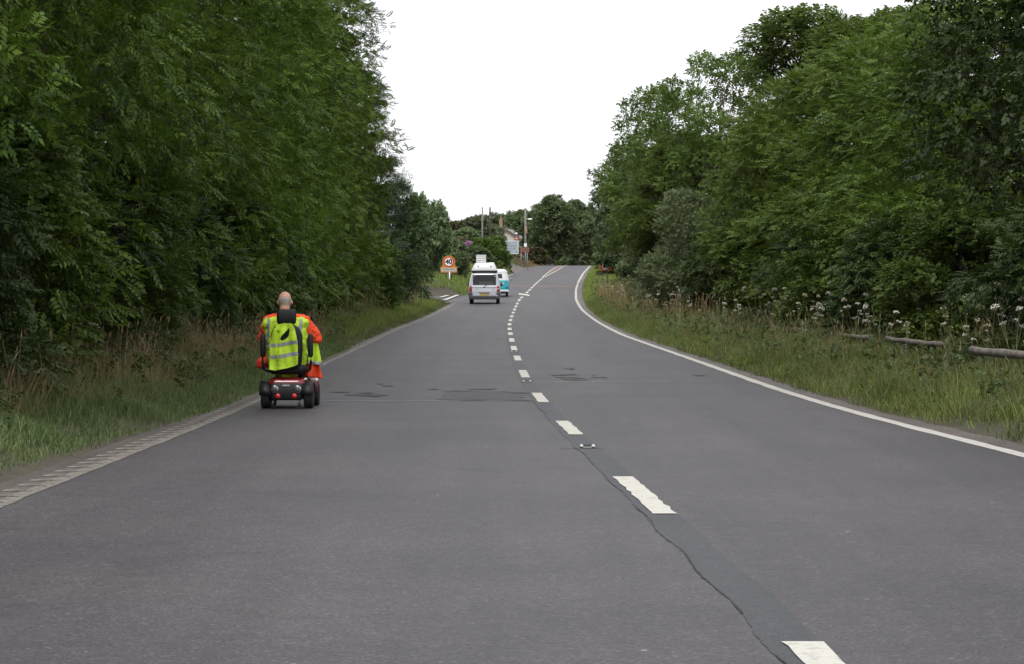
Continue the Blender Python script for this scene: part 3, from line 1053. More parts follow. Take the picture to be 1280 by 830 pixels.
# --- far background: (px, ytop, d, key, height, radius, name, label, category)
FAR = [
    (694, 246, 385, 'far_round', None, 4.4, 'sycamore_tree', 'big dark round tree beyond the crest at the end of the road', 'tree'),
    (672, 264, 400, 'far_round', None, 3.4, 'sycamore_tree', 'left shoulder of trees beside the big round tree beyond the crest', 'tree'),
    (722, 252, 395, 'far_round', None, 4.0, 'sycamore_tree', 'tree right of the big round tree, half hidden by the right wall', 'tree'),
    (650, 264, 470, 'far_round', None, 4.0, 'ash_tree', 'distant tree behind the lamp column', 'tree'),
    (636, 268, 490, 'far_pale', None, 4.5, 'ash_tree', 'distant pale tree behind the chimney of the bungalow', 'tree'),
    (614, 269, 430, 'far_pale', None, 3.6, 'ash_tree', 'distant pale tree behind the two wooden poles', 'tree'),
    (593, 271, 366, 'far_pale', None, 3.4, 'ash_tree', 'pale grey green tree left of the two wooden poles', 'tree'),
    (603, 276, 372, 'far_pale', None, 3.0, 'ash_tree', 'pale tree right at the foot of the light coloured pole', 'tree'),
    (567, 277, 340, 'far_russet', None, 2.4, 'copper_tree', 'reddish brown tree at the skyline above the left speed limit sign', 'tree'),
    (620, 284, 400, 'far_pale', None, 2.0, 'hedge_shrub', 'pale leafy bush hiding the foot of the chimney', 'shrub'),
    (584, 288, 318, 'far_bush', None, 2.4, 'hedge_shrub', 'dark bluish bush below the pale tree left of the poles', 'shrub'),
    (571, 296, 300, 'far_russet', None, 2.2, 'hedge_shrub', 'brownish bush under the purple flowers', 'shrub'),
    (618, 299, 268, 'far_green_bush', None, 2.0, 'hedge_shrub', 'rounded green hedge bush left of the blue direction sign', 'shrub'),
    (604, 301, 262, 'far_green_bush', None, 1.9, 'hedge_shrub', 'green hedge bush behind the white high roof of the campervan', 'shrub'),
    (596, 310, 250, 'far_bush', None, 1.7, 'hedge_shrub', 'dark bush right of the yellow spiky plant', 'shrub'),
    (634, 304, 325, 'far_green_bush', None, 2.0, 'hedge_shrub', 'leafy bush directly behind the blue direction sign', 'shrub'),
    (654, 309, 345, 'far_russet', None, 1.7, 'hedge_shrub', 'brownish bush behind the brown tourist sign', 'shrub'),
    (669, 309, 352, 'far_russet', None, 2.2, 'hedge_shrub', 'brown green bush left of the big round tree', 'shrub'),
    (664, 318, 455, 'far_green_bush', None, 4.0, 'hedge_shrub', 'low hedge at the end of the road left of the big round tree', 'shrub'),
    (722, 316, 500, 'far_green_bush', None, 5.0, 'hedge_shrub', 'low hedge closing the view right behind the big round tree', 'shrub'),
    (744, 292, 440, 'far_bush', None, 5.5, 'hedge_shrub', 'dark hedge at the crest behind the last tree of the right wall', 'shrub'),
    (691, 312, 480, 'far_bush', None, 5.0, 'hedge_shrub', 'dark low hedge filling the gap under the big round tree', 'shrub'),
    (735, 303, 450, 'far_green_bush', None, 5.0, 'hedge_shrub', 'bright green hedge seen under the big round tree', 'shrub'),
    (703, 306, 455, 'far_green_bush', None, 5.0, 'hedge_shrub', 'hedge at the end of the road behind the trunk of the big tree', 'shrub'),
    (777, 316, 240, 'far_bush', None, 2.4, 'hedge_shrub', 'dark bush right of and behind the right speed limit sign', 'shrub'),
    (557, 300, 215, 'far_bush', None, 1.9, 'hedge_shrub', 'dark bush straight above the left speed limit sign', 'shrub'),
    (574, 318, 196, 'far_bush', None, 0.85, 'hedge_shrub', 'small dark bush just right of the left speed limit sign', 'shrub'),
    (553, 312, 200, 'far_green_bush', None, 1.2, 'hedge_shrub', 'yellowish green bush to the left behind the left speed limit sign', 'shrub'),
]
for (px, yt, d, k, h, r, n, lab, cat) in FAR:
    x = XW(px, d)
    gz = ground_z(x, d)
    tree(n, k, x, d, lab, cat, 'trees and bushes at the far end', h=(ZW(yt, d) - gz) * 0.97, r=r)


# yellow green spiky plant and purple flowers
def spiky_plant():
    d = 205
    x = XW(581, d)
    e = empty('spiky_plant', (x, d, ground_z(x, d) - .02), 0, 'yellow green spiky plant with arching blades left of the campervan', 'plant')
    rng = random.Random(3)
    mb = MB()
    mb.tube([(0, 0, -.1), (0.02, 0, .4)], [.1, .07], 8)
    mb.build('stem', 'bark', e, True)
    for i in range(36):
        a = rng.uniform(0, 2 * PI)
        el = rng.uniform(0.2, 1.4)
        L = rng.uniform(1.3, 2.0)
        m = MB()
        pts = []
        for k in range(6):
            t = k / 5
            rr = L * t * math.cos(el)
            pts.append(Vector((rr * math.cos(a), rr * math.sin(a), .4 + L * t * math.sin(el) - 0.75 * t * t * L * math.cos(el))))
        w = Vector((-math.sin(a), math.cos(a), 0))
        vs = []
        for k, p in enumerate(pts):
            ww = 0.05 * (1 - (k / 5) ** 2) + 0.004
            vs += [p - w * ww, p + w * ww]
        m.add(vs, [(2 * k, 2 * k + 1, 2 * k + 3, 2 * k + 2) for k in range(5)])
        m.build('leaf', 'palm_leaf', e)


spiky_plant()


def purple_bush():
    d = 262
    x = XW(583, d)
    z = ground_z(x, d)
    e = empty('flowering_shrub', (x, d, z), 0, 'shrub tipped with bright purple flowers above the spiky plant', 'shrub')
    tm, cm, H, R = TREES['far_bush']
    H0 = ZW(306, d) - z
    c = link(bpy.data.objects.new('foliage', cm), e)
    c.scale = (0.6, 0.6, H0 * .98 / H)
    s = link(bpy.data.objects.new('stem', tm), e)
    s.scale = c.scale
    r = np.random.default_rng(2)
    for k in range(7):
        cx, cz = r.uniform(-.4, .4), H0 + r.uniform(-.3, .18)
        P = np.stack([r.normal(cx, .14, 90), r.normal(-.55, .1, 90), r.normal(cz, .07, 90)], 1)
        V, Q = place_sprays(spray_template('broad', 0.8), P, r.normal(size=(90, 3)), norm(r.normal(size=(90, 3)) + [0, -1, 1]), r.uniform(.6, 1, 90))
        link(bpy.data.objects.new('flower_head', np_mesh('flower_head', V, Q, 'purple_petal')), e)


purple_bush()


# ------------------------------------------------------------------ grass: uncountable, so one object per kind
def blades(name, mat, pts, h, w, seed, lean=0.35, tri=False):
    """pts (n,3); h,w arrays"""
    r = np.random.default_rng(seed)
    n = len(pts)
    a = r.uniform(0, 2 * PI, n)
    L = np.abs(r.normal(0, lean, n)) + 0.08
    dx, dy = np.cos(a) * L * h, np.sin(a) * L * h
    b = r.uniform(0, 2 * PI, n)
    wx, wy = np.cos(b) * w / 2, np.sin(b) * w / 2 * 0.5
    z0 = np.zeros(n)
    B0 = pts + np.stack([-wx, -wy, z0], 1)
    B1 = pts + np.stack([wx, wy, z0], 1)
    mid = pts + np.stack([dx * .35, dy * .35, h * .6], 1)
    M0 = mid + np.stack([-wx * .8, -wy * .8, z0], 1)
    M1 = mid + np.stack([wx * .8, wy * .8, z0], 1)
    hz = h * np.maximum(0.45, 1 - L * .5)
    T0 = pts + np.stack([dx - wx * .15, dy - wy * .15, hz], 1)
    T1 = pts + np.stack([dx + wx * .15, dy + wy * .15, hz], 1)
    if tri:
        V = np.stack([B0, B1, T1, T0], 1).reshape(-1, 3)
        Q = np.arange(len(V)).reshape(-1, 4)
    else:
        V = np.stack([B0, B1, M1, M0, T1, T0], 1).reshape(-1, 3)
        base = np.arange(n)[:, None] * 6
        Q = np.concatenate([base + [0, 1, 2, 3], base + [3, 2, 4, 5]], 1).reshape(-1, 4)
    o = link(bpy.data.objects.new(name, np_mesh(name, V, Q, mat)))
    o['kind'] = 'stuff'
    return o


_gd = np.arange(0, 480, 1.0)
_GXL = np.array([XL(d) for d in _gd])
_GXR = np.array([XR(d) for d in _gd])


def scatter(side, n, d0, d1, o0, o1, seed, opow=1.0, clump=0.0, dpow=1.0):
    """random points on a verge: distance d, offset o beyond the shoulder"""
    r = np.random.default_rng(seed)
    d = d0 + (d1 - d0) * r.random(n) ** dpow
    o = o0 + (o1 - o0) * r.random(n) ** opow
    if clump:
        ph = np.sin(d * 2.3 + seed) + np.sin(o * 4.1 + d * 0.9) + np.sin(d * 0.7 - o * 2.2)
        k = r.random(n) < np.clip(0.55 + clump * ph * .4, 0.05, 1)
        d, o = d[k], o[k]
    if side == 'L':
        x = np.interp(d, _gd, _GXL) - 0.12 - np.array([gap_left(q) for q in d]) - o + r.normal(0, .05, len(d))
    else:
        x = np.interp(d, _gd, _GXR) + 0.1 + np.array([gap_right(q) for q in d]) + o + r.normal(0, .05, len(d))
    z = np.array([ground_z(float(a), float(b)) for a, b in zip(x, d)])
    return np.stack([x, d, z], 1), o


def grass(name, mat, side, n, d0, d1, o0, o1, h0, h1, w, seed, tri=False, opow=1.0, lean=.35, clump=.6, edge=0.5, dpow=1.0, skip=None):
    P, o = scatter(side, n, d0, d1, o0, o1, seed, opow, clump, dpow)
    if skip is not None:
        k = ~((P[:, 1] > skip[0]) & (P[:, 1] < skip[1]) & (o < 9))
        P, o = P[k], o[k]
    r = np.random.default_rng(seed + 1)
    h = r.uniform(h0, h1, len(P)) * np.clip(0.35 + o / edge * .65, 0.35, 1.0) * (0.8 + 0.35 * np.sin(P[:, 1] * 1.7) * np.sin(P[:, 0] * 2.9 + P[:, 1] * .5))
    ww = np.full(len(P), w) * (1 + np.clip((P[:, 1] - 30) / 60, 0, 3))
    return blades(name, mat, P, h, ww, seed + 2, lean, tri)


JS = (152.5, 175)
# left verge: bluish short grass by the road, dry tall grass behind it
grass('short_grass', 'grass_blue', 'L', 82000, 13, 62, -0.1, 1.5, .14, .34, .009, 1, opow=1.25, lean=.6, clump=.35, edge=.35)
grass('short_grass', 'grass_green', 'L', 42000, 13, 62, 0.5, 2.4, .2, .42, .009, 5, lean=.5)
grass('dry_grass', 'grass_straw', 'L', 30000, 15, 66, 0.7, 2.6, .35, .8, .005, 9, edge=1.1, lean=.75, clump=.9)
grass('long_grass', 'grass_green', 'L', 18000, 15, 66, 0.7, 2.6, .35, .7, .0055, 11, edge=1.1, lean=.55, clump=.9)
grass('short_grass', 'grass_green', 'L', 50000, 52, 152, -0.05, 2.6, .16, .4, .010, 13, tri=True, lean=.5, skip=JS)
grass('short_grass', 'grass_bright', 'L', 48000, 70, 152, 0.4, 5.0, .2, .45, .010, 17, tri=True, skip=JS)
grass('dry_grass', 'grass_dry', 'L', 3500, 60, 150, 1.2, 4.5, .5, .9, .007, 21, tri=True, edge=1.4, skip=JS)
grass('bank_grass', 'grass_bright', 'L', 42000, 174, 245, 0.1, 6.5, .2, .42, .016, 25, tri=True)
grass('bank_grass', 'grass_green', 'L', 24000, 174, 262, 0.1, 5.0, .2, .45, .014, 27, tri=True)
grass('bank_grass', 'grass_green', 'L', 16000, 258, 340, 0.1, 4.0, .2, .5, .02, 29, tri=True)
grass('tan_grass', 'grass_tan', 'L', 9000, 318, 372, -0.6, 4.0, .5, 1.15, .03, 33, tri=True)
grass('tan_grass', 'grass_dry', 'L', 5000, 318, 372, -0.6, 4.0, .5, 1.1, .03, 35, tri=True)
# right verge
grass('long_grass', 'grass_green', 'R', 120000, 19, 62, -0.05, 4.2, .25, .62, .0075, 41, opow=.85, lean=.85, clump=.9)
grass('long_grass', 'grass_bright', 'R', 36000, 19, 62, 0.1, 2.8, .2, .5, .0075, 43, lean=.9, clump=1.2)
grass('dry_grass', 'grass_dry', 'R', 16000, 20, 66, 0.4, 3.8, .35, .75, .0045, 45, edge=1.2, lean=.7)
grass('long_grass', 'grass_green', 'R', 66000, 60, 150, -0.05, 4.6, .3, .75, .0085, 49, tri=True, lean=.7)
grass('long_grass', 'grass_bright', 'R', 26000, 60, 260, -0.05, 2.0, .22, .5, .011, 51, tri=True, lean=.45)
grass('dry_grass', 'grass_dry', 'R', 11000, 60, 160, 0.7, 4.2, .45, .9, .006, 53, tri=True, edge=1.2, lean=.4)
grass('long_grass', 'grass_bright', 'R', 30000, 140, 330, -0.05, 3.4, .25, .5, .014, 57, tri=True, lean=.4)


# weeds: broad leaved rosettes in the verges
def weeds(name, side, n, d0, d1, o0, o1, seed, s):
    P, o = scatter(side, n, d0, d1, o0, o1, seed, 1.0, 0.9)
    r = np.random.default_rng(seed)
    m = 7
    PP = np.repeat(P, m, 0) + np.stack([r.normal(0, .09, len(P) * m), r.normal(0, .12, len(P) * m), r.uniform(.1, .5, len(P) * m)], 1)
    A = r.normal(size=(len(PP), 3)) + [0, 0, .2]
    V, Q = place_sprays(spray_template('broad', s), PP, A, norm(r.normal(size=(len(PP), 3)) * .5 + [0, 0, 1]), r.uniform(.6, 1.3, len(PP)))
    ob = link(bpy.data.objects.new(name, np_mesh(name, V, Q, 'weed_leaf')))
    ob['kind'] = 'stuff'


weeds('verge_weeds', 'L', 420, 17, 70, 0.4, 2.6, 71, .42)
weeds('verge_weeds', 'R', 800, 20, 75, 0.4, 3.6, 73, .42)
weeds('verge_weeds', 'R', 500, 70, 200, 0.6, 4.2, 75, .7)
weeds('verge_weeds', 'L', 400, 70, 152, 1.2, 5.2, 77, .7)


# seed heads on tall stems
def seedheads(name, mat, side, n, d0, d1, o0, o1, seed, h0, h1, skip=None):
    P, o = scatter(side, n, d0, d1, o0, o1, seed, 1.0, 0.8)
    if skip:
        P = P[~((P[:, 1] > skip[0]) & (P[:, 1] < skip[1]))]
    r = np.random.default_rng(seed)
    n = len(P)
    h = r.uniform(h0, h1, n)
    a = r.uniform(0, 2 * PI, n)
    L = np.abs(r.normal(0, .3, n)) * h
    T = P + np.stack([np.cos(a) * L, np.sin(a) * L, h], 1)
    w = 0.0022 * (1 + np.clip((P[:, 1] - 30) / 50, 0, 3))
    wx = np.stack([w, w * 0, w * 0], 1)
    st = np.stack([P - wx, P + wx, T + wx, T - wx], 1)
    D = norm(T - P)
    hl = r.uniform(.09, .16, n)[:, None]
    E = T + D * hl + np.stack([np.cos(a) * .03, np.sin(a) * .03, -.01 * np.ones(n)], 1)
    M = (T + E) / 2
    hw = wx * 3.4
    hd = np.stack([T, M + hw, E, M - hw], 1)
    V = np.concatenate([st, hd], 1).reshape(-1, 3)
    Q = np.arange(len(V)).reshape(-1, 4)
    ob = link(bpy.data.objects.new(name, np_mesh(name, V, Q, mat)))
    ob['kind'] = 'stuff'


seedheads('grass_seed_heads', 'grass_straw', 'L', 1500, 15, 66, .8, 2.6, 81, .4, .8)
seedheads('grass_seed_heads', 'grass_dry', 'R', 700, 20, 70, .6, 3.8, 83, .4, .8)
seedheads('grass_seed_heads', 'grass_tan', 'R', 1300, 70, 170, .7, 4.0, 85, .6, 1.0)
seedheads('grass_seed_heads', 'grass_tan', 'L', 700, 66, 152, 1.0, 4.6, 87, .6, 1.0)


# white umbels
def umbel_plant(seed, mat):
    rng = random.Random(seed)
    r = np.random.default_rng(seed)
    stem = MB()
    heads = []
    H = 1.0
    top = Vector((rng.uniform(-.08, .08), rng.uniform(-.08, .08), H))
    stem.tube([(0, 0, 0), (top.x * .4, top.y * .4, H * .5), top * 0.96], [.008, .006, .004], 5)
    tops = [(top, rng.uniform(.07, .1))]
    for k in range(rng.choice((1, 2, 2))):
        t = Vector((rng.uniform(-.22, .22), rng.uniform(-.22, .22), H * rng.uniform(.72, .97)))
        stem.tube([(top.x * .4, top.y * .4, H * .5), t * 0.97], [.005, .003], 4)
        tops.append((t, rng.uniform(.045, .075)))
    hms = []
    for t, R in tops:
        hm = MB()
        hms.append(hm)
        for k in range(14):
            a = 2 * PI * k / 14 + rng.uniform(-.2, .2)
            q = R * math.sqrt(rng.uniform(.15, 1))
            c = t + Vector((q * math.cos(a), q * math.sin(a), .025 - q * q * 4 + rng.uniform(-.012, .012)))
            stem.tube([t * 0.97, c - Vector((0, 0, .004))], [.0022, .0015], 3, cap=False)
            s = R * rng.uniform(.2, .34)
            n = Vector((rng.gauss(0, .4), rng.gauss(0, .4) - .3, 1)).normalized()
            u = n.orthogonal().normalized()
            v = n.cross(u)
            ring = [c + (u * math.cos(b) + v * math.sin(b)) * s * rng.uniform(.7, 1.1) for b in [2 * PI * j / 7 for j in range(7)]]
            hm.add(ring + [c + n * s * .5], [(j, (j + 1) % 7, 7) for j in range(7)])
    return stem.mesh('umbel_stem', ['stalk']), [h.mesh('umbel_head', [mat]) for h in hms]


UM = [umbel_plant(100 + i, 'umbel' if i < 4 else 'umbel_faded') for i in range(6)]
rng = random.Random(17)


def place_umbels(side, n, d0, d1, o0, o1, hmin, hmax, label, group, s=1.0):
    for i in range(n):
        d = 1.0 / (1.0 / d1 + (1.0 / d0 - 1.0 / d1) * (i + rng.random()) / n)
        o = rng.uniform(o0, o1)
        x = XL(d) - 0.4 - o if side == 'L' else XR(d) + 0.4 + o
        sm, hm = UM[rng.choice((0, 1, 2, 3, 0, 1, 2, 3, 4, 5))]
        e = empty('cow_parsley', (x, d, ground_z(x, d) - .02), rng.uniform(0, 6.28), label, 'wild flower', group)
        h = rng.uniform(hmin, hmax)
        k = s * rng.uniform(.8, 1.25)
        e.scale = (k, k, h)
        e.rotation_euler[0] = rng.gauss(0, .16)
        e.rotation_euler[1] = rng.gauss(0, .16)
        link(bpy.data.objects.new('stem', sm), e)
        for q in hm:
            link(bpy.data.objects.new('flower_head', q), e)


place_umbels('R', 140, 27, 105, 1.5, 4.3, .75, 1.4, 'white umbel flower on a thin stalk in the long grass of the right verge', 'white umbels in the right verge', .55)
place_umbels('R', 40, 90, 190, 1.2, 3.6, .6, 1.2, 'white umbel flower on a thin stalk in the far part of the right verge', 'white umbels in the far right verge', .9)
place_umbels('L', 26, 108, 150, 2.8, 5.0, .6, 1.0, 'pale umbel flower in the grass before the left side road', 'pale umbels before the side road', 1.0)
place_umbels('L', 9, 74, 92, 2.0, 2.9, .7, 1.05, 'white umbel flower under the left trees ahead of the mobility scooter', 'white umbels ahead of the scooter', 1.0)
place_umbels('L', 8, 20, 34, 1.9, 2.4, .8, 1.1, 'pale umbel flower in the dry grass left of the mobility scooter', 'pale umbels in the dry grass')

# fallen logs along the right verge
simple('weathered_wood', (0.13, 0.112, 0.095), 0.9, var=.45, scale=6, bump=.8)
simple('log_end', (0.28, 0.24, 0.18), 0.9, var=.25, scale=20)
LOGS = [((1214, 438), (1300, 446), 30, 27.5, .05, 'pale weathered log in the grass at the right photo edge'),
        ((1110, 424), (1178, 431), 40, 35, .045, 'weathered log end showing in the grass left of the one at the right edge'),
        ((1048, 418.5), (1090, 423), 49, 44, .045, 'short visible length of log in the middle of the right verge'),
        ((966, 409), (1014, 413.5), 60, 54, .05, 'farthest grey log lying among white flowers on the right verge')]
for i, (p, q, d0, d1, r, lab) in enumerate(LOGS):
    a = Vector((XW(p[0], d0), d0, ZW(p[1], d0)))
    b = Vector((XW(q[0], d1), d1, ZW(q[1], d1)))
    e = empty('fallen_log', a, 0, lab, 'log', 'logs lying along the right verge')
    rr = random.Random(i)
    L = b - a
    pts = [L * (k / 8) + Vector((rr.uniform(-.015, .015), 0, rr.uniform(-.01, .01))) for k in range(9)]
    mb = MB()
    mb.tube(pts, [r * rr.uniform(.85, 1.15) for _ in pts], 9)
    mb.build('trunk', 'weathered_wood', e, True)
    for t in ((0.3, 0.75) if i else ()):
        pz = L * t
        g = ground_z(a.x + pz.x, a.y + pz.y) - a.z - 0.1
        mb = MB()
        mb.tube([(pz.x, pz.y, g), (pz.x + .02, pz.y, pz.z - r * .8)], [.04, .035], 8)
        mb.build('post', 'bark', e, True)


# ------------------------------------------------------------------ rounded lofted bodies for vehicles
def ring(hx, y0, y1, r, nx, ny, nc):
    """rounded rectangle, from rear left going counter clockwise seen from above; returns points and side tags"""
    p, tagl = [], []
    r = min(r, hx * .98, (y1 - y0) / 2 * .98)

    def corner(cx, cy, a0):
        for k in range(nc):
            a = a0 + (PI / 2) * (k + 0.5) / nc
            p.append((cx + r * math.cos(a), cy + r * math.sin(a)))
            tagl.append('c')
    for k in range(nx + 1):
        p.append((-hx + r + (2 * hx - 2 * r) * k / nx, y0)); tagl.append(('rear', k))
    corner(hx - r, y0 + r, -PI / 2)
    for k in range(ny + 1):
        p.append((hx, y0 + r + (y1 - y0 - 2 * r) * k / ny)); tagl.append(('right', k))
    corner(hx - r, y1 - r, 0)
    for k in range(nx + 1):
        p.append((hx - r - (2 * hx - 2 * r) * k / nx, y1)); tagl.append(('front', k))
    corner(-hx + r, y1 - r, PI / 2)
    for k in range(ny + 1):
        p.append((-hx, y1 - r - (y1 - y0 - 2 * r) * k / ny)); tagl.append(('left', k))
    corner(-hx + r, y0 + r, PI)
    return p, tagl


def zloft(levels, nx=6, ny=8, nc=3, holes=(), mat_of=lambda k: 0, cap_bottom=True):
    """levels: (z,hx,y0,y1,r).  holes: (side,k0,k1,level0,level1,inset).  returns body MB and list of glass MBs"""
    rings = []
    tg = None
    for (z, hx, y0, y1, r) in levels:
        p, tg = ring(hx, y0, y1, r, nx, ny, nc)
        rings.append([(x, y, z) for x, y in p])
    n = len(rings[0])
    body = MB()
    glass = [MB() for _ in holes]
    vs = [p for rg in rings for p in rg]
    fs, ms = [], []
    gf = [[] for _ in holes]
    for k in range(len(rings) - 1):
        for i in range(n):
            j = (i + 1) % n
            f = (k * n + i, k * n + j, (k + 1) * n + j, (k + 1) * n + i)
            hit = None
            for hi, (sd, a, b, l0, l1, ins) in enumerate(holes):
                if tg[i] != 'c' and tg[j] != 'c' and tg[i][0] == sd and tg[j][0] == sd and a <= tg[i][1] < b and l0 <= k < l1:
                    hit = hi
            if hit is None:
                fs.append(f); ms.append(mat_of(k))
            else:
                gf[hit].append(f)
    b0 = len(body.v)
    body.v += vs
    body.f += fs
    body.m += ms
    body.f.append(tuple((len(rings) - 1) * n + i for i in range(n))); body.m.append(mat_of(len(rings) - 2))
    if cap_bottom:
        body.f.append(tuple(range(n - 1, -1, -1))); body.m.append(mat_of(0))
    for hi, (sd, a, b, l0, l1, ins) in enumerate(holes):
        dx, dy = {'rear': (0, ins), 'front': (0, -ins), 'right': (-ins, 0), 'left': (ins, 0)}[sd]
        used = sorted({i for f in gf[hi] for i in f})
        mp = {u: i for i, u in enumerate(used)}
        glass[hi].add([(vs[u][0] + dx, vs[u][1] + dy, vs[u][2]) for u in used], [tuple(mp[i] for i in f) for f in gf[hi]])
    return body, glass


def wheel(parent, x, y, r, w, name='wheel', rim='alloy', hub=0.58, rim_side=1):
    t = MB()
    t.lathe([(r * hub, -w / 2), (r * .9, -w / 2), (r * .985, -w * .36), (r, -w * .2), (r, w * .2), (r * .985, w * .36), (r * .9, w / 2), (r * hub, w / 2)], 'X', n=28)
    e = t.build(name, 'rubber', parent, True)
    e.location = (x, y, r)
    m = MB()
    for s in (-1, 1):
        m.lathe([(r * hub, s * w * .42), (r * hub * .93, s * w * .44), (r * hub * .8, s * w * .3), (r * .2, s * w * .34), (r * .14, s * w * .46), (0.002, s * w * .46)], 'X', n=20)
    for k in range(5):
        a = 2 * PI * k / 5
        for s in (-1, 1):
            m.box((s * w * .38, r * .38 * math.cos(a), r * .38 * math.sin(a)), (w * .06, r * .12, r * .12))
    m.build('rim', rim, e)
    g = MB()
    for k in range(28):
        a = 2 * PI * k / 28
        for s in (-.3, .3):
            R = Matrix.Rotation(a, 3, 'X')
            c = R @ Vector((0, 0, r))
            g.box((s * w, c.y, c.z), (w * .3, r * .1, r * .03), rx=a)
    g = g.build('tread', 'rubber', e)
    g['kind'] = 'stuff'
    return e


simple('alloy', (0.55, 0.55, 0.56), 0.35, metal=.9)
simple('van_silver', (0.5, 0.52, 0.56), 0.3, metal=.25, coat=.4, var=.04, scale=3, dirt=(0.42, 0.41, 0.39))
simple('van_white', (0.58, 0.59, 0.61), 0.35, coat=.3, var=.04, scale=3, dirt=(0.55, 0.54, 0.5))
simple('bumper_grey', (0.04, 0.041, 0.046), 0.55, bump=.1)
simple('black_plastic', (0.02, 0.02, 0.022), 0.5)
simple('tail_red', (0.24, 0.012, 0.014), 0.35, coat=.1)
simple('tail_amber', (0.6, 0.2, 0.05), 0.2, coat=.6)
simple('tail_clear', (0.6, 0.5, 0.48), 0.2, coat=.6)
simple('plate_yellow', (0.62, 0.42, 0.06), 0.5)
simple('turquoise', (0.02, 0.33, 0.4), 0.3, coat=.5, var=.06)
simple('chrome', (0.42, 0.42, 0.43), 0.25, metal=1)
simple('seat_cloth', (0.2, 0.2, 0.21), 0.9)
simple('pale_cloth', (0.6, 0.59, 0.56), 0.9)
simple('dark_trim', (0.05, 0.055, 0.065), 0.5)
simple('grey_mark', (0.18, 0.18, 0.19), 0.7)


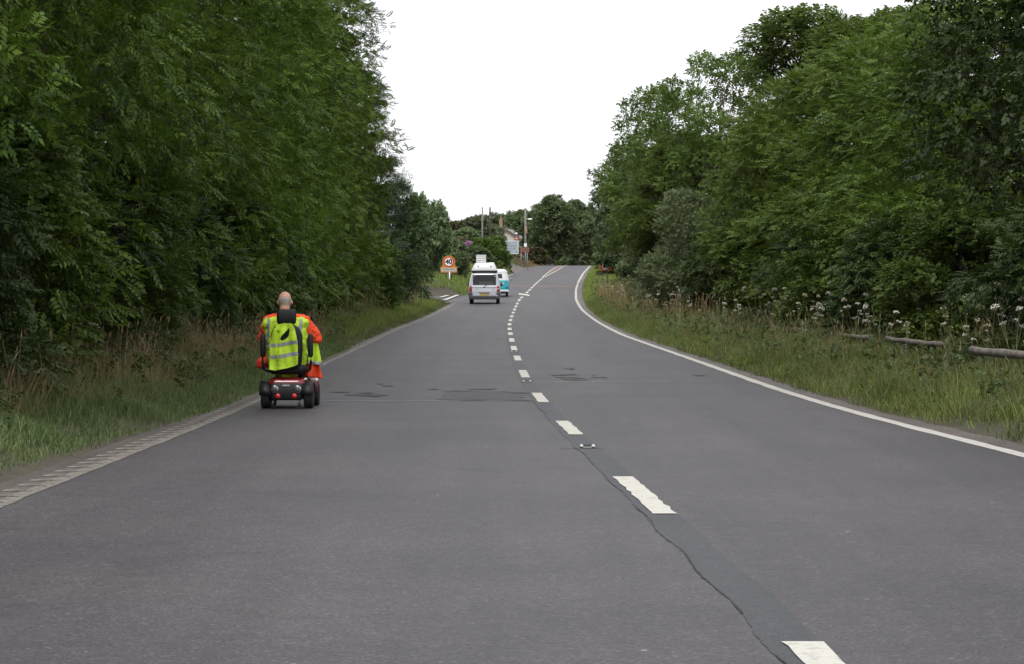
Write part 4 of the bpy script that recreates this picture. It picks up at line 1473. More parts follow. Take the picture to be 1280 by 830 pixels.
def campervan():
    d = d_of(380)
    e = empty('campervan', (XW(605.5, d), d, zr(d) + .004), 0, 'silver campervan with white pop-up high roof driving away in the left lane', 'van')
    L = 4.8
    lv = [(.34, .93, .06, L - .1, .22), (.5, .965, .0, L - .02, .22), (.82, .975, .0, L, .24), (1.0, .975, .02, L - .1, .26), (1.13, .965, .05, L - .55, .24),
          (1.2, .95, .07, L - .75, .22), (1.45, .905, .13, L - 1.05, .2), (1.78, .835, .2, L - 1.4, .2), (1.84, .818, .22, L - 1.5, .2), (1.9, .79, .27, L - 1.65, .24), (1.94, .72, .36, L - 1.8, .26)]
    body, gl = zloft(lv, 8, 12, 3, [('rear', 0, 8, 5, 7, .02), ('right', 1, 11, 5, 7, .015), ('left', 1, 11, 5, 7, .015), ('front', 0, 8, 5, 7, .02)])
    body.build('body', 'van_silver', e, True)
    for g, n in zip(gl, ('rear_window', 'side_window', 'side_window', 'windscreen')):
        g.build(n, 'van_glass', e)
    # tailgate glass surround, trim line, lower panel lines
    def rear_y(z):
        return float(np.interp(z, [l[0] for l in lv], [l[2] for l in lv]))
    def rear_panel(name, mat, x0, x1, z0, z1, out, parent=e, dz=4, bev=0.01):
        m = MB()
        vs = []
        for k in range(dz + 1):
            z = z0 + (z1 - z0) * k / dz
            for x in (x0, x1):
                vs.append((x, rear_y(z) - out, z))
        nf = len(vs)
        vs += [(x, y + out + .03, z) for x, y, z in vs]
        fs = [(2 * k, 2 * k + 1, 2 * k + 3, 2 * k + 2) for k in range(dz)]
        fs += [(2 * k, 2 * k + 2, nf + 2 * k + 2, nf + 2 * k) for k in range(dz)] + [(2 * k + 1, nf + 2 * k + 1, nf + 2 * k + 3, 2 * k + 3) for k in range(dz)]
        fs += [(0, nf, nf + 1, 1), (2 * dz, 2 * dz + 1, nf + 2 * dz + 1, nf + 2 * dz)]
        m.add(vs, fs)
        return m.build(name, mat, parent)
    for s in (-1, 1):
        rear_panel('window_seal', 'black_plastic', s * .70 - .03, s * .70 + .03, 1.19, 1.79, .012)
    rear_panel('window_seal', 'black_plastic', -.73, .73, 1.165, 1.2, .013)
    rear_panel('window_seal', 'black_plastic', -.7, .7, 1.78, 1.82, .014)
    rear_panel('trim_strip', 'dark_trim', -.74, .74, .99, 1.03, .02)
    tg = rear_panel('tailgate', 'van_silver', -.73, .73, .5, 1.16, .01)
    rear_panel('plate_handle', 'black_plastic', -.34, .34, .665, .715, .035)
    pl = rear_panel('number_plate', 'plate_yellow', -.26, .26, .54, .65, .018)
    m = MB()
    rr = random.Random(2)
    for k in range(7):
        x = -.21 + k * .07 + (.02 if k > 3 else 0)
        m.box((x, rear_y(.6) - .021, .595), (.03, .004, .065))
    m.build('plate_characters', 'black_plastic', pl)['kind'] = 'stuff'
    for s in (-1, 1):
        lt = rear_panel('tail_light', 'tail_red', s * .86 - .085, s * .86 + .085, .74, 1.1, .02)
        m = MB()
        m.box((s * .87, rear_y(.86) - .025, .86), (.13, .012, .1))
        m.build('lamp_lens', 'tail_red', lt)
        m = MB()
        m.box((s * .84, rear_y(.9) - .02, .93), (.11, .012, .06))
        m.build('reflector', 'tail_clear' if s > 0 else 'tail_red', lt)
    m = MB()
    m.box((0, -.02, .4), (1.93, .34, .24))
    m.box((-.86, .01, .6), (.26, .2, .24), taper=.9)
    m.box((.86, .01, .6), (.26, .2, .24), taper=.9)
    m.build('bumper', 'bumper_grey', e, bevel=.05)
    m = MB()
    m.box((.77, -.195, .52), (.08, .01, .07))
    m.build('fog_light', 'tail_clear', e)
    m = MB()
    m.tube([(.05, rear_y(1.16) - .02, 1.14), (.12, rear_y(1.16) - .05, 1.19), (.3, rear_y(1.3) - .03, 1.24)], [.02, .015, .008], 6)
    m.build('wiper', 'black_plastic', e)
    m = MB()
    m.lathe([(.05, rear_y(1.08) - .03), (.05, rear_y(1.08))], 'Y', (0, 0, 1.085), 16)
    m.build('badge', 'chrome', e, True)
    for s in (-.5, .55):
        m = MB()
        m.box((s, rear_y(.9) - .016, .905), (.14, .006, .025))
        m.build('name_badge', 'grey_mark', e)
    for s in (-1, 1):
        m = MB()
        m.box((s * 1.05, L - 1.0, 1.24), (.13, .1, .22))
        m.build('mirror', 'black_plastic', e, bevel=.03)
        m = MB()
        m.tube([(s * .93, L - .95, 1.2), (s * 1.03, L - 1.0, 1.2)], .025, 6)
        m.build('mirror_arm', 'black_plastic', e)
    # gutter under the pop-up roof, then the moulded high roof
    g, _ = zloft([(1.93, .74, .33, L - 1.7, .2), (2.0, .78, .27, L - 1.7, .2), (2.05, .78, .27, L - 1.7, .2)], 4, 4, 3)
    g.build('roof_gutter', 'black_plastic', e, True)
    g, _ = zloft([(2.045, .80, .24, L - 1.6, .2), (2.12, .80, .24, L - 1.6, .22), (2.3, .72, .31, L - 1.8, .24), (2.45, .65, .38, L - 2.0, .22), (2.54, .58, .45, L - 2.3, .2), (2.57, .46, .58, L - 2.6, .2)], 6, 6, 3)
    hr = g.build('high_roof', 'van_white', e, True)
    for s in (-.4, .4):
        m = MB()
        m.box((s, .32, 2.33), (.12, .05, .05))
        m.build('roof_vent', 'black_plastic', hr, bevel=.01)
    m = MB()
    m.box((.45, .9, 2.55), (.34, .5, .08))
    m.build('roof_hatch', 'van_white', hr, bevel=.02)
    for x, y in ((-.83, .95), (.83, .95), (-.83, 3.75), (.83, 3.75)):
        wheel(e, x, y, .33, .21)
    m = MB()
    m.box((0, 2.3, .45), (1.6, 4.0, .25))
    m.build('underbody', 'black_plastic', e)
    for x in (-.42, .42):
        m = MB()
        m.box((x, 2.2, .95), (.5, .16, .75), taper=.9)
        m.box((x, 2.2, 1.44), (.26, .1, .2))
        m.build('seat', 'pale_cloth' if x < 0 else 'seat_cloth', e, bevel=.04)
    m = MB()
    m.box((.1, .42, 1.25), (.9, .12, .3))
    m.build('rear_headrest', 'pale_cloth', e, bevel=.05)


campervan()


def old_bus():
    d = d_of(371)
    e = empty('camper_bus', (XW(621.5, d), d, zr(d) + .004), 0, 'turquoise and white old camper bus driving ahead, half hidden by the silver campervan', 'van')
    L = 4.4
    lv = [(.3, .78, .06, L - .1, .3), (.42, .85, .0, L, .34), (.7, .865, .0, L, .36), (1.0, .86, .02, L - .02, .36), (1.16, .85, .04, L - .06, .34), (1.22, .835, .05, L - .12, .34),
          (1.3, .82, .07, L - .2, .32), (1.62, .74, .16, L - .42, .3), (1.7, .73, .19, L - .5, .3), (1.8, .72, .16, L - .46, .3), (1.9, .62, .3, L - .6, .32), (1.97, .46, .5, L - .8, .3)]
    body, gl = zloft(lv, 8, 12, 4, [('rear', 1, 7, 6, 7, .015), ('right', 1, 11, 6, 7, .012), ('left', 1, 11, 6, 7, .012), ('front', 0, 8, 6, 7, .015)], mat_of=lambda k: 0 if k < 4 else 1)
    body.build('body', ['turquoise', 'van_white'], e, True)
    for g, n in zip(gl, ('rear_window', 'side_window', 'side_window', 'windscreen')):
        g.build(n, 'van_glass', e)
    m = MB()
    m.box((0, -.06, .42), (1.68, .12, .15))
    m.build('bumper', 'van_white', e, bevel=.04)
    m = MB()
    m.box((0, -.005, .85), (1.0, .03, .5))
    lid = m.build('engine_lid', 'turquoise', e, bevel=.02)
    m = MB()
    m.box((0, -.03, .84), (.46, .02, .12))
    m.build('number_plate', 'plate_yellow', lid)
    for s in (-1, 1):
        m = MB()
        m.lathe([(.05, -.03), (.075, -.01), (.075, .03)], 'Y', (s * .43, 0, .93), 16)
        m.build('tail_light', 'tail_clear', e, True)
        m = MB()
        m.lathe([(.055, -.03), (.06, .03)], 'Y', (s * .66, .02, .66), 14)
        m.build('filler_cap', 'black_plastic', e, True)
        m = MB()
        m.lathe([(.02, 0), (.08, .02), (.08, .03)], 'Y', (s * .98, L - .6, 1.28), 12)
        m.tube([(s * .82, L - .55, 1.15), (s * .98, L - .6, 1.25)], .012, 5)
        m.build('mirror', 'chrome', e)
    for x, y in ((-.68, .9), (.68, .9), (-.68, 3.3), (.68, 3.3)):
        wheel(e, x, y, .31, .17)
    m = MB()
    m.box((0, 2.1, .36), (1.4, 3.6, .2))
    m.build('underbody', 'black_plastic', e)
    m = MB()
    m.tube([(-.3, .5, .28), (-.32, -.02, .25)], .03, 8)
    m.build('exhaust_pipe', 'chrome', e)
    m = MB()
    m.box((.5, .8, 1.25), (.3, .14, .5))
    m.build('seat', 'pale_cloth', e, bevel=.05)


old_bus()

# ------------------------------------------------------------------ mobility scooter, rider, draped vest
simple('scooter_red', (0.17, 0.008, 0.013), 0.25, coat=.6, var=.08)
simple('scooter_black', (0.015, 0.015, 0.017), 0.5, bump=.05, spec=.35)
simple('seat_vinyl', (0.013, 0.013, 0.015), 0.6, bump=.3, scale=20, spec=.3)
simple('lamp_glass', (0.09, 0.09, 0.092), 0.3, metal=.1)
simple('reflector_red', (0.55, 0.02, 0.02), 0.25, coat=.5)
simple('hiviz_yellow', (0.46, 0.68, 0.03), 0.8, var=.1, scale=7, bump=.5, dirt=(.36, .46, .06))
simple('hiviz_orange', (0.8, 0.068, 0.014), 0.75, var=.08, scale=5, bump=.2)
simple('orange_red', (0.62, 0.05, 0.025), 0.75, var=.12, scale=5, bump=.2)
simple('reflective_grey', (0.26, 0.27, 0.28), 0.5, var=.2, scale=14, dirt=(.14, .14, .14))
simple('dark_cloth', (0.02, 0.022, 0.03), 0.85, bump=.3)
simple('grey_hair', (0.37, 0.34, 0.32), 0.85, var=.3, scale=90, bump=.6)
simple('shoe_black', (0.018, 0.017, 0.017), 0.5)
m_, nt_, b_ = nmat('skin')
tc_ = N(nt_, 'ShaderNodeTexCoord')
nt_.links.new(ramp(nt_, noise(nt_, 14, 4, tc_.outputs['Object']), [(0.3, (0.42, 0.2, 0.14)), (0.7, (0.55, 0.3, 0.22))]), b_.inputs['Base Color'])
b_.inputs['Roughness'].default_value = 0.5
b_.inputs['Subsurface Weight'].default_value = 0.08
b_.inputs['Subsurface Radius'].default_value = (0.02, 0.008, 0.005)
MATS['skin'] = m_

SC_D = d_of(510) - 0.28
SC_X = XW(357.6, SC_D)
SC_Z = zr(SC_D) + 0.001
SC_RZ = 0.0


def remesh(mb, name, mat, parent, voxel, smooth=4, disp=None):
    o = mb.build(name, mat, parent, True)
    r = o.modifiers.new('remesh', 'REMESH')
    r.mode = 'VOXEL'
    r.voxel_size = voxel
    r.use_smooth_shade = True
    s = o.modifiers.new('smooth', 'SMOOTH')
    s.factor = 0.5
    s.iterations = smooth
    if disp:
        tx = bpy.data.textures.new(name + '_folds', 'CLOUDS')
        tx.noise_scale = disp[1]
        dm = o.modifiers.new('folds', 'DISPLACE')
        dm.texture = tx
        dm.strength = disp[0]
        dm.mid_level = 0.5
    return o


def limb(mb, pts, rad, n=12, sub=5):
    """tapered limb with rounded ends, swept smoothly through its joints"""
    P = [Vector(p) for p in pts]
    out, rr = [], []
    for i in range(len(P) - 1):
        for k in range(sub):
            t = k / sub
            out.append(P[i].lerp(P[i + 1], t))
            rr.append(rad[i] * (1 - t) + rad[i + 1] * t)
    out.append(P[-1])
    rr.append(rad[-1])
    mb.tube(out, rr, n)
    for p, r in zip(P, rad):
        mb.ell(p, (r, r, r), 12, 8)


def scooter():
    e = empty('mobility_scooter', (SC_X, SC_D, SC_Z), SC_RZ, 'red and black mobility scooter with high backed black seat riding along the left edge', 'mobility scooter')
    # rear body: red cover over a black tail panel
    b, _ = zloft([(.29, .22, .03, .62, .06), (.33, .235, .02, .66, .07), (.375, .22, .05, .66, .08), (.4, .17, .12, .6, .08)], 6, 6, 3)
    b.build('rear_cover', 'scooter_red', e, True)
    b, _ = zloft([(.11, .185, .02, .5, .04), (.14, .2, .0, .52, .04), (.305, .215, .0, .55, .05), (.325, .2, .02, .55, .05)], 6, 6, 3)
    tail = b.build('tail_panel', 'scooter_black', e, True)
    mm = MB()
    mm.box((0, -.004, .3), (.09, .012, .02))
    mm.build('badge', 'alloy', tail)
    for s in (-1, 1):
        m = MB()
        m.lathe([(.002, -.028), (.03, -.024), (.036, -.018), (.044, -.012), (.044, .02)], 'Y', (s * .145, 0, .25), 24)
        l = m.build('lamp', 'lamp_glass', e, True)
        m = MB()
        m.lathe([(.044, -.016), (.05, -.012), (.05, .02), (.044, .02)], 'Y', (s * .145, 0, .25), 24)
        m.build('lamp_ring', 'chrome', l, True)
        m = MB()
        m.lathe([(.002, -.02), (.028, -.016), (.033, -.008), (.033, .02)], 'Y', (s * .105, 0, .165), 20)
        m.build('reflector', 'reflector_red', e, True)
        wheel(e, s * .275, .2, .155, .115, hub=.5)
        wheel(e, s * .285, 1.12, .145, .1, hub=.62)
        # fender over the rear wheel
        m = MB()
        pts = []
        for k in range(9):
            a = PI * (0.02 + .96 * k / 8)
            for x in (.195, .345):
                pts.append((s * x, .2 - .19 * math.cos(a), .165 + .175 * math.sin(a)))
        nq = len(pts)
        pts += [(x, .2 + (y - .2) * 1.08, .165 + (z - .165) * 1.08) for x, y, z in pts]
        fs = []
        for k in range(8):
            a, b2, c, d2 = 2 * k, 2 * k + 1, 2 * k + 3, 2 * k + 2
            fs += [(a, b2, c, d2), (nq + a, nq + d2, nq + c, nq + b2), (a, d2, nq + d2, nq + a), (b2, nq + b2, nq + c, c)]
        fs += [(0, nq, nq + 1, 1), (16, 17, nq + 17, nq + 16)]
        m.add(pts, fs)
        m.build('fender', 'scooter_black', e, True)
        # anti-tip wheels
        m = MB()
        m.lathe([(.012, -.014), (.03, -.014), (.03, .014), (.012, .014)], 'X', (s * .17, -.02, .06), 16)
        t = m.build('anti_tip_wheel', 'rubber', e, True)
        m = MB()
        m.tube([(s * .17, -.02, .06), (s * .165, .1, .13)], .012, 8)
        m.build('bracket', 'alloy', t, True)
        # red side pods in front
        b, _ = zloft([(.18, .07, .92, 1.32, .05), (.3, .075, .9, 1.34, .06), (.36, .05, .98, 1.3, .05)], 4, 4, 3)
        o = b.build('front_fender', 'scooter_red', e, True)
        o.location.x = s * .25
    m = MB()
    m.box((0, .8, .17), (.5, .75, .05))
    m.build('foot_deck', 'scooter_black', e, bevel=.02)
    m = MB()
    m.tube([(0, .3, .38), (0, .3, .46)], [.06, .06], 16)
    m.build('seat_post', 'scooter_black', e, True)
    # seat
    b, _ = zloft([(.44, .2, .12, .5, .06), (.47, .235, .08, .56, .08), (.54, .24, .07, .57, .08), (.56, .21, .1, .54, .08)], 6, 6, 3)
    b.build('seat', 'seat_vinyl', e, True)
    # backrest, slightly reclined
    b, _ = zloft([(.5, .13, .06, .15, .04), (.55, .185, .05, .17, .045), (.75, .205, .03, .155, .05), (.95, .2, .015, .13, .05), (1.04, .16, .015, .115, .045), (1.07, .1, .03, .1, .03)], 6, 3, 4)
    b.build('backrest', 'seat_vinyl', e, True)
    b, _ = zloft([(1.08, .095, .02, .09, .03), (1.1, .122, .005, .105, .045), (1.18, .128, .0, .11, .05), (1.25, .122, .005, .105, .045), (1.275, .095, .02, .09, .035)], 6, 3, 4)
    b.build('headrest', 'seat_vinyl', e, True)
    for s in (-.05, .05):
        m = MB()
        m.tube([(s, .06, 1.0), (s, .055, 1.12)], .008, 8)
        m.build('headrest_post', 'chrome', e, True)
    # arm rests: pad, upright, curved bracket
    for s in (-1, 1):
        m = MB()
        m.tube([(s * .15, .2, .5), (s * .25, .17, .475), (s * .295, .12, .5), (s * .31, .1, .6), (s * .31, .1, .68)], .017, 10)
        m.build('arm_bracket', 'scooter_black', e, True)
        b, _ = zloft([(.66, .022, .06, .13, .02), (.68, .032, .045, .15, .03), (.93, .032, .04, .15, .03), (.96, .02, .06, .13, .02)], 3, 3, 3)
        o = b.build('armrest', 'seat_vinyl', e, True)
        o.location.x = s * .305 - (0.0 if s > 0 else 0.0)
    # tiller with handlebar, hidden in front of the rider
    m = MB()
    m.tube([(0, 1.2, .2), (0, 1.16, .5), (0, 1.02, .88)], [.045, .035, .03], 12)
    m.build('tiller', 'scooter_black', e, True)
    m = MB()
    m.tube([(-.25, .98, .84), (-.18, 1.02, .88), (0, 1.04, .9), (.18, 1.02, .88), (.25, .98, .84)], .014, 10)
    m.build('handlebar', 'scooter_black', e, True)
    b, _ = zloft([(.84, .1, .95, 1.08, .03), (.95, .11, .97, 1.1, .03), (.98, .08, 1.0, 1.09, .03)], 4, 3, 3)
    b.build('control_console', 'scooter_black', e, True)
    return e


scooter()


def rider():
    e = empty('person', (SC_X, SC_D, SC_Z), SC_RZ, 'balding person in orange coat and yellow vest sitting on the mobility scooter, seen from behind', 'person')
    hx, hy = -.055, .42
    # one continuous body: head with face, neck, torso, limbs and hands
    b = MB()
    hc = Vector((hx, hy, 1.375))
    b.ell(hc + Vector((0, 0, .025)), (.084, .1, .1), 20, 14)
    b.ell(hc + Vector((0, .03, -.045)), (.062, .07, .072), 18, 12)
    b.ell(hc + Vector((0, .102, -.02)), (.014, .02, .028), 10, 8)                     # nose
    b.ell(hc + Vector((0, .088, -.07)), (.028, .012, .012), 10, 8)                    # mouth
    b.ell(hc + Vector((0, .072, -.105)), (.032, .026, .02), 10, 8)                    # chin
    for s in (-1, 1):
        b.ell(hc + Vector((s * .032, .088, .012)), (.014, .01, .01), 10, 8)           # eyes
        b.ell(hc + Vector((s * .032, .09, .03)), (.022, .01, .007), 10, 8)            # brows
        b.ell(hc + Vector((s * .09, .005, -.015)), (.013, .022, .034), 10, 8)        # ears
    limb(b, [(hx, hy - .02, 1.33), (hx, hy - .04, 1.2)], [.062, .07])
    limb(b, [(-.02, .33, .62), (-.02, .35, .8), (-.03, .36, 1.0), (-.04, .37, 1.12)], [.17, .165, .175, .12])
    for s in (-1, 1):
        sh = Vector((-.03 + s * .2, .38, 1.12))
        el = Vector((-.02 + s * .335, .5, .88))
        wr = Vector((s * .25, .82, .88))
        limb(b, [(-.03 + s * .08, .38, 1.12), sh, el, wr], [.08, .065, .045, .03])
        # hand: palm, four bent fingers round the bar, thumb at the side
        p = Vector((s * .235, .9, .885))
        b.ell(p, (.042, .05, .016), 12, 8)
        limb(b, [wr, p], [.03, .026])
        for k, Lf in enumerate((.032, .037, .034, .027)):
            fx = p.x + (-.03 + .02 * k)
            limb(b, [(fx, p.y + .04, p.z + .004), (fx, p.y + .04 + Lf, p.z), (fx, p.y + .05 + Lf, p.z - .026), (fx, p.y + .035 + Lf * .6, p.z - .042)], [.0095, .009, .0085, .0075], 8, 3)
        limb(b, [(p.x - s * .035, p.y - .005, p.z), (p.x - s * .055, p.y + .025, p.z - .008), (p.x - s * .045, p.y + .058, p.z - .018)], [.012, .0105, .009], 8, 3)
        hip = Vector((-.02 + s * .09, .36, .62))
        kn = Vector((s * .15, .78, .6))
        an = Vector((s * .14, .88, .26))
        limb(b, [hip, kn, an], [.095, .065, .042])
        limb(b, [an, (s * .145, .98, .225)], [.04, .032])
    body = remesh(b, 'body', 'skin', e, .0065, 3)
    # hair: fringe of short grey hair round the back and sides
    rr = random.Random(12)
    vs, fs = [], []
    for i in range(29):
        ang = -PI / 2 + (i - 14) / 14 * 2.0
        top = 0.055 - .03 * abs(i - 14) / 14 + rr.uniform(-.008, .008)
        for j in range(9):
            z = -.085 + (top + .085) * j / 8
            k = math.sqrt(max(.05, 1 - ((z - .025) / .104) ** 2)) if z > -.03 else .86 - (-.03 - z) * 2.2
            q = 1.035 + rr.uniform(-.012, .014)
            vs.append((hc.x + .084 * k * q * math.cos(ang), hc.y + .1 * k * q * math.sin(ang), hc.z + z))
    for i in range(28):
        for j in range(8):
            a = i * 9 + j
            fs.append((a, a + 9, a + 10, a + 1))
    h = MB()
    h.add(vs, fs)
    ho = h.build('hair', 'grey_hair', e, True)
    so = ho.modifiers.new('thick', 'SOLIDIFY')
    so.thickness = .006
    # trousers and shoes
    t = MB()
    limb(t, [(-.02, .34, .6), (-.02, .34, .74)], [.19, .18])
    for s in (-1, 1):
        limb(t, [(-.02 + s * .09, .36, .62), (s * .15, .78, .6), (s * .14, .89, .28)], [.115, .085, .07])
    remesh(t, 'trousers', 'dark_cloth', e, .014, 4, (.015, .08))
    for s in (-1, 1):
        m = MB()
        m.ell((s * .145, .98, .225), (.05, .13, .035), 14, 8)
        m.ell((s * .145, .9, .25), (.045, .06, .05), 12, 8)
        remesh(m, 'shoe', 'shoe_black', e, .01, 2)
    # orange coat: torso, sleeves, collar and the skirts that hang over the legs
    c = MB()
    limb(c, [(-.02, .33, .66), (-.02, .33, .82), (-.03, .34, 1.0)], [.225, .215, .215])
    c.ell((-.035, .36, 1.1), (.2, .14, .12), 16, 12)
    c.ell((hx, hy - .03, 1.215), (.095, .09, .06), 16, 10)
    for s in (-1, 1):
        sh = (-.03 + s * .22, .37, 1.1)
        el = (-.02 + s * (.36 if s > 0 else .3), .47, .9)
        limb(c, [(-.03 + s * .1, .37, 1.13), sh, el, (s * .27, .78, .87)], [.1, .098, .088, .062])
    coat = remesh(c, 'coat', 'hiviz_orange', e, .011, 3, (.045, .055))
    # hanging coat tails left and right
    def tail(pts_top, pts_bot, mat, name, seed, y, nv=10, nu=12, th=.02):
        rr = random.Random(seed)
        vs, fs = [], []
        for j in range(nv + 1):
            t = j / nv
            for i in range(nu + 1):
                u = i / nu
                x = (pts_top[0] * (1 - u) + pts_top[1] * u) * (1 - t) + (pts_bot[0] * (1 - u) + pts_bot[1] * u) * t
                zt = pts_top[2] * (1 - t) + (pts_bot[2] * (1 - u) + pts_bot[3] * u) * t
                yy = y + .05 * u + .028 * math.sin(u * 9 + seed + t * 1.5) * (0.4 + t) + .05 * (u - .5) ** 2
                vs.append((x, yy, zt))
        w = nu + 1
        for j in range(nv):
            for i in range(nu):
                a = j * w + i
                fs.append((a, a + 1, a + w + 1, a + w))
        m = MB()
        m.add(vs, fs)
        o = m.build(name, mat, e, True)
        so = o.modifiers.new('thick', 'SOLIDIFY')
        so.thickness = th
        sb = o.modifiers.new('soft', 'SUBSURF')
        sb.levels = sb.render_levels = 1
        return o
    tail((.24, .37, .66), (.2, .43, .40, .37), 'hiviz_orange', 'coat_skirt', 1, .43)
    tail((.255, .36, .86), (.25, .41, .60, .57), 'hiviz_yellow', 'coat_side', 2, .41)
    tail((.25, .405, .605), (.245, .415, .565, .54), 'reflective_grey', 'reflective_band', 3, .395, 3, 10)
    m = MB()
    m.ell((-.36, .42, .57), (.075, .08, .075), 16, 12)
    m.ell((-.30, .42, .60), (.07, .08, .07), 16, 12)
    m.ell((-.33, .42, .65), (.04, .06, .06), 16, 12)
    remesh(m, 'coat_skirt', 'orange_red', e, .012, 3, (.04, .06))
    # yellow vest over the coat
    v = MB()
    limb(v, [(-.02, .325, .64), (-.02, .325, .82), (-.03, .335, .98)], [.262, .258, .25])
    v.ell((-.035, .35, 1.075), (.268, .158, .125), 18, 12)
    for s in (-1, 1):
        v.ell((-.035 + s * .185, .345, 1.085), (.125, .135, .095), 16, 10)
        v.ell((-.035 + s * .19, .34, .95), (.09, .12, .2), 16, 10)
    vest = remesh(v, 'vest', 'hiviz_yellow', e, .011, 3, (.04, .07))
    # grey reflective bands laid on the back of the vest
    dg = bpy.context.evaluated_depsgraph_get()
    dg.update()
    bvh = BVHTree.FromObject(vest, dg)
    def band(x0, x1, x0b, x1b, z0, z1):
        vs, fs = [], []
        n = 16
        for j in range(n + 1):
            t = j / n
            z = z0 + (z1 - z0) * t
            for u in (0, .33, .66, 1):
                x = (x0 * (1 - t) + x0b * t) * (1 - u) + (x1 * (1 - t) + x1b * t) * u
                hit = bvh.ray_cast(Vector((x, -1, z)), Vector((0, 1, 0)))
                vs.append((x, (hit[0].y if hit[0] else .25) - .005, z))
        for j in range(n):
            for i in range(3):
                a = j * 4 + i
                fs.append((a, a + 1, a + 5, a + 4))
        m = MB()
        m.add(vs, fs)
        m.build('reflective_band', 'reflective_grey', vest, True)
    band(.135, .18, .15, .19, .74, 1.17)
    band(-.285, -.24, -.265, -.225, .74, 1.17)
    return e


rider()


def draped_vest():
    e = empty('safety_vest', (SC_X, SC_D, SC_Z), SC_RZ, 'spare yellow safety vest with two grey bands draped over the scooter backrest', 'vest')
    # outline in metres (x, z), from the photograph: wide skirt, hood-like top knot, dark arm hole
    out = [(-.215, .50), (-.14, .488), (-.06, .505), (.02, .52), (.1, .545), (.15, .565), (.155, .7), (.15, .82), (.135, .93), (.11, 1.03), (.08, 1.09), (-.02, 1.095), (-.1, 1.075), (-.15, 1.02), (-.18, .93), (-.2, .8), (-.21, .65)]
    hole = [(-.075, .885), (-.055, .93), (-.005, .985), (.045, 1.035), (.05, .985), (.035, .93), (-.01, .885), (-.045, .872)]

    def inside(p, poly):
        c = False
        for i in range(len(poly)):
            (x1, y1), (x2, y2) = poly[i], poly[i - 1]
            if (y1 > p[1]) != (y2 > p[1]) and p[0] < (x2 - x1) * (p[1] - y1) / (y2 - y1) + x1:
                c = not c
        return c

    def ysurf(x, z, t=0):
        back = float(np.interp(z, [.45, .55, .75, .95, 1.04, 1.1], [.03, .035, .015, 0, -.002, -.004])) - .012
        f = .012 * math.sin(x * 26 + z * 5) + .007 * math.sin(x * 55 + z * 9 + 1) + .006 * math.sin(z * 22 + x * 9)
        f += -.035 * math.exp(-((x + .115 - (z - .7) * .06) / .02) ** 2) * (z < 1.0)          # the vertical fold
        f += .012 * math.sin((x - z * .9) * 34) * max(0, (z - .85)) * 4
        return back - .02 - f * .8 - .02 * max(0, .6 - z) * 5

    nx, nz = 92, 150
    x0, x1, z0, z1 = -.23, .17, .48, 1.105
    idx = {}
    vs, fs = [], []

    def vid(i, k):
        if (i, k) not in idx:
            x, z = x0 + (x1 - x0) * i / nx, z0 + (z1 - z0) * k / nz
            idx[(i, k)] = len(vs)
            vs.append((x, ysurf(x, z), z))
        return idx[(i, k)]
    for i in range(nx):
        for k in range(nz):
            c = (x0 + (x1 - x0) * (i + .5) / nx, z0 + (z1 - z0) * (k + .5) / nz)
            if inside(c, out) and not inside(c, hole):
                fs.append((vid(i, k), vid(i + 1, k), vid(i + 1, k + 1), vid(i, k + 1)))
    m = MB()
    m.add(vs, fs)
    cl = m.build('cloth', 'hiviz_yellow', e, True)
    so = cl.modifiers.new('thick', 'SOLIDIFY')
    so.thickness = .006
    so.offset = 1
    for (za, zb, h) in ((.805, .85, .045), (.655, .705, .048)):
        vs, fs = [], []
        n = 60
        for i in range(n + 1):
            x = -.205 + (.153 + .205) * i / n
            zc = za + (zb - za) * i / n + .006 * math.sin(x * 20)
            for u in (-.5, -.17, .17, .5):
                z = zc + u * h
                vs.append((x, ysurf(x, z) - .008, z))
        for i in range(n):
            for q in range(3):
                a = i * 4 + q
                fs.append((a, a + 4, a + 5, a + 1))
        m = MB()
        m.add(vs, fs)
        m.build('reflective_band', 'reflective_grey', e, True)


draped_vest()

# ------------------------------------------------------------------ signs, poles, house
simple('sign_orange', (0.46, 0.17, 0.012), 0.5, var=.05)
simple('sign_red', (0.45, 0.03, 0.025), 0.5)
simple('sign_white', (0.75, 0.75, 0.75), 0.5, var=.05, dirt=(0.5, 0.5, 0.48))
simple('sign_black', (0.015, 0.015, 0.016), 0.5)
simple('sign_blue', (0.3, 0.345, 0.39), 0.5, var=.1, dirt=(0.36, 0.4, 0.44))
simple('sign_brown', (0.16, 0.06, 0.045), 0.5)
simple('post_grey', (0.24, 0.25, 0.25), 0.5, metal=.4)
simple('post_dark', (0.05, 0.055, 0.05), 0.6)
simple('post_white', (0.72, 0.72, 0.7), 0.5)
simple('pole_pale', (0.19, 0.185, 0.16), 0.9, var=.3, scale=3)
simple('pole_dark', (0.045, 0.04, 0.038), 0.9, var=.3, scale=3)
simple('plate_cream', (0.42, 0.38, 0.31), 0.6)
simple('wall_render', (0.5, 0.47, 0.4), 0.9, var=.1)
simple('roof_brown', (0.15, 0.11, 0.09), 0.9, var=.3, scale=4)
simple('roof_slate', (0.2, 0.19, 0.19), 0.9, var=.3, scale=4)
simple('chimney_brick', (0.3, 0.19, 0.12), 0.9, var=.25, scale=6)
simple('lamp_white', (0.8, 0.8, 0.8), 0.4)


def text(body, size, mat, parent, loc, name='number'):
    cu = bpy.data.curves.new(name, 'FONT')
    cu.body = body
    cu.size = size
    cu.align_x = 'CENTER'
    cu.align_y = 'CENTER'
    cu.extrude = 0.004
    cu.offset = size * 0.04
    cu.materials.append(MATS[mat])
    tmp = bpy.data.objects.new('lettering', cu)
    me = bpy.data.meshes.new_from_object(tmp)
    bpy.data.objects.remove(tmp)
    o = link(bpy.data.objects.new(name, me), parent)
    o['kind'] = 'stuff'
    o.rotation_euler = (PI / 2, 0, 0)
    o.location = loc
    return o


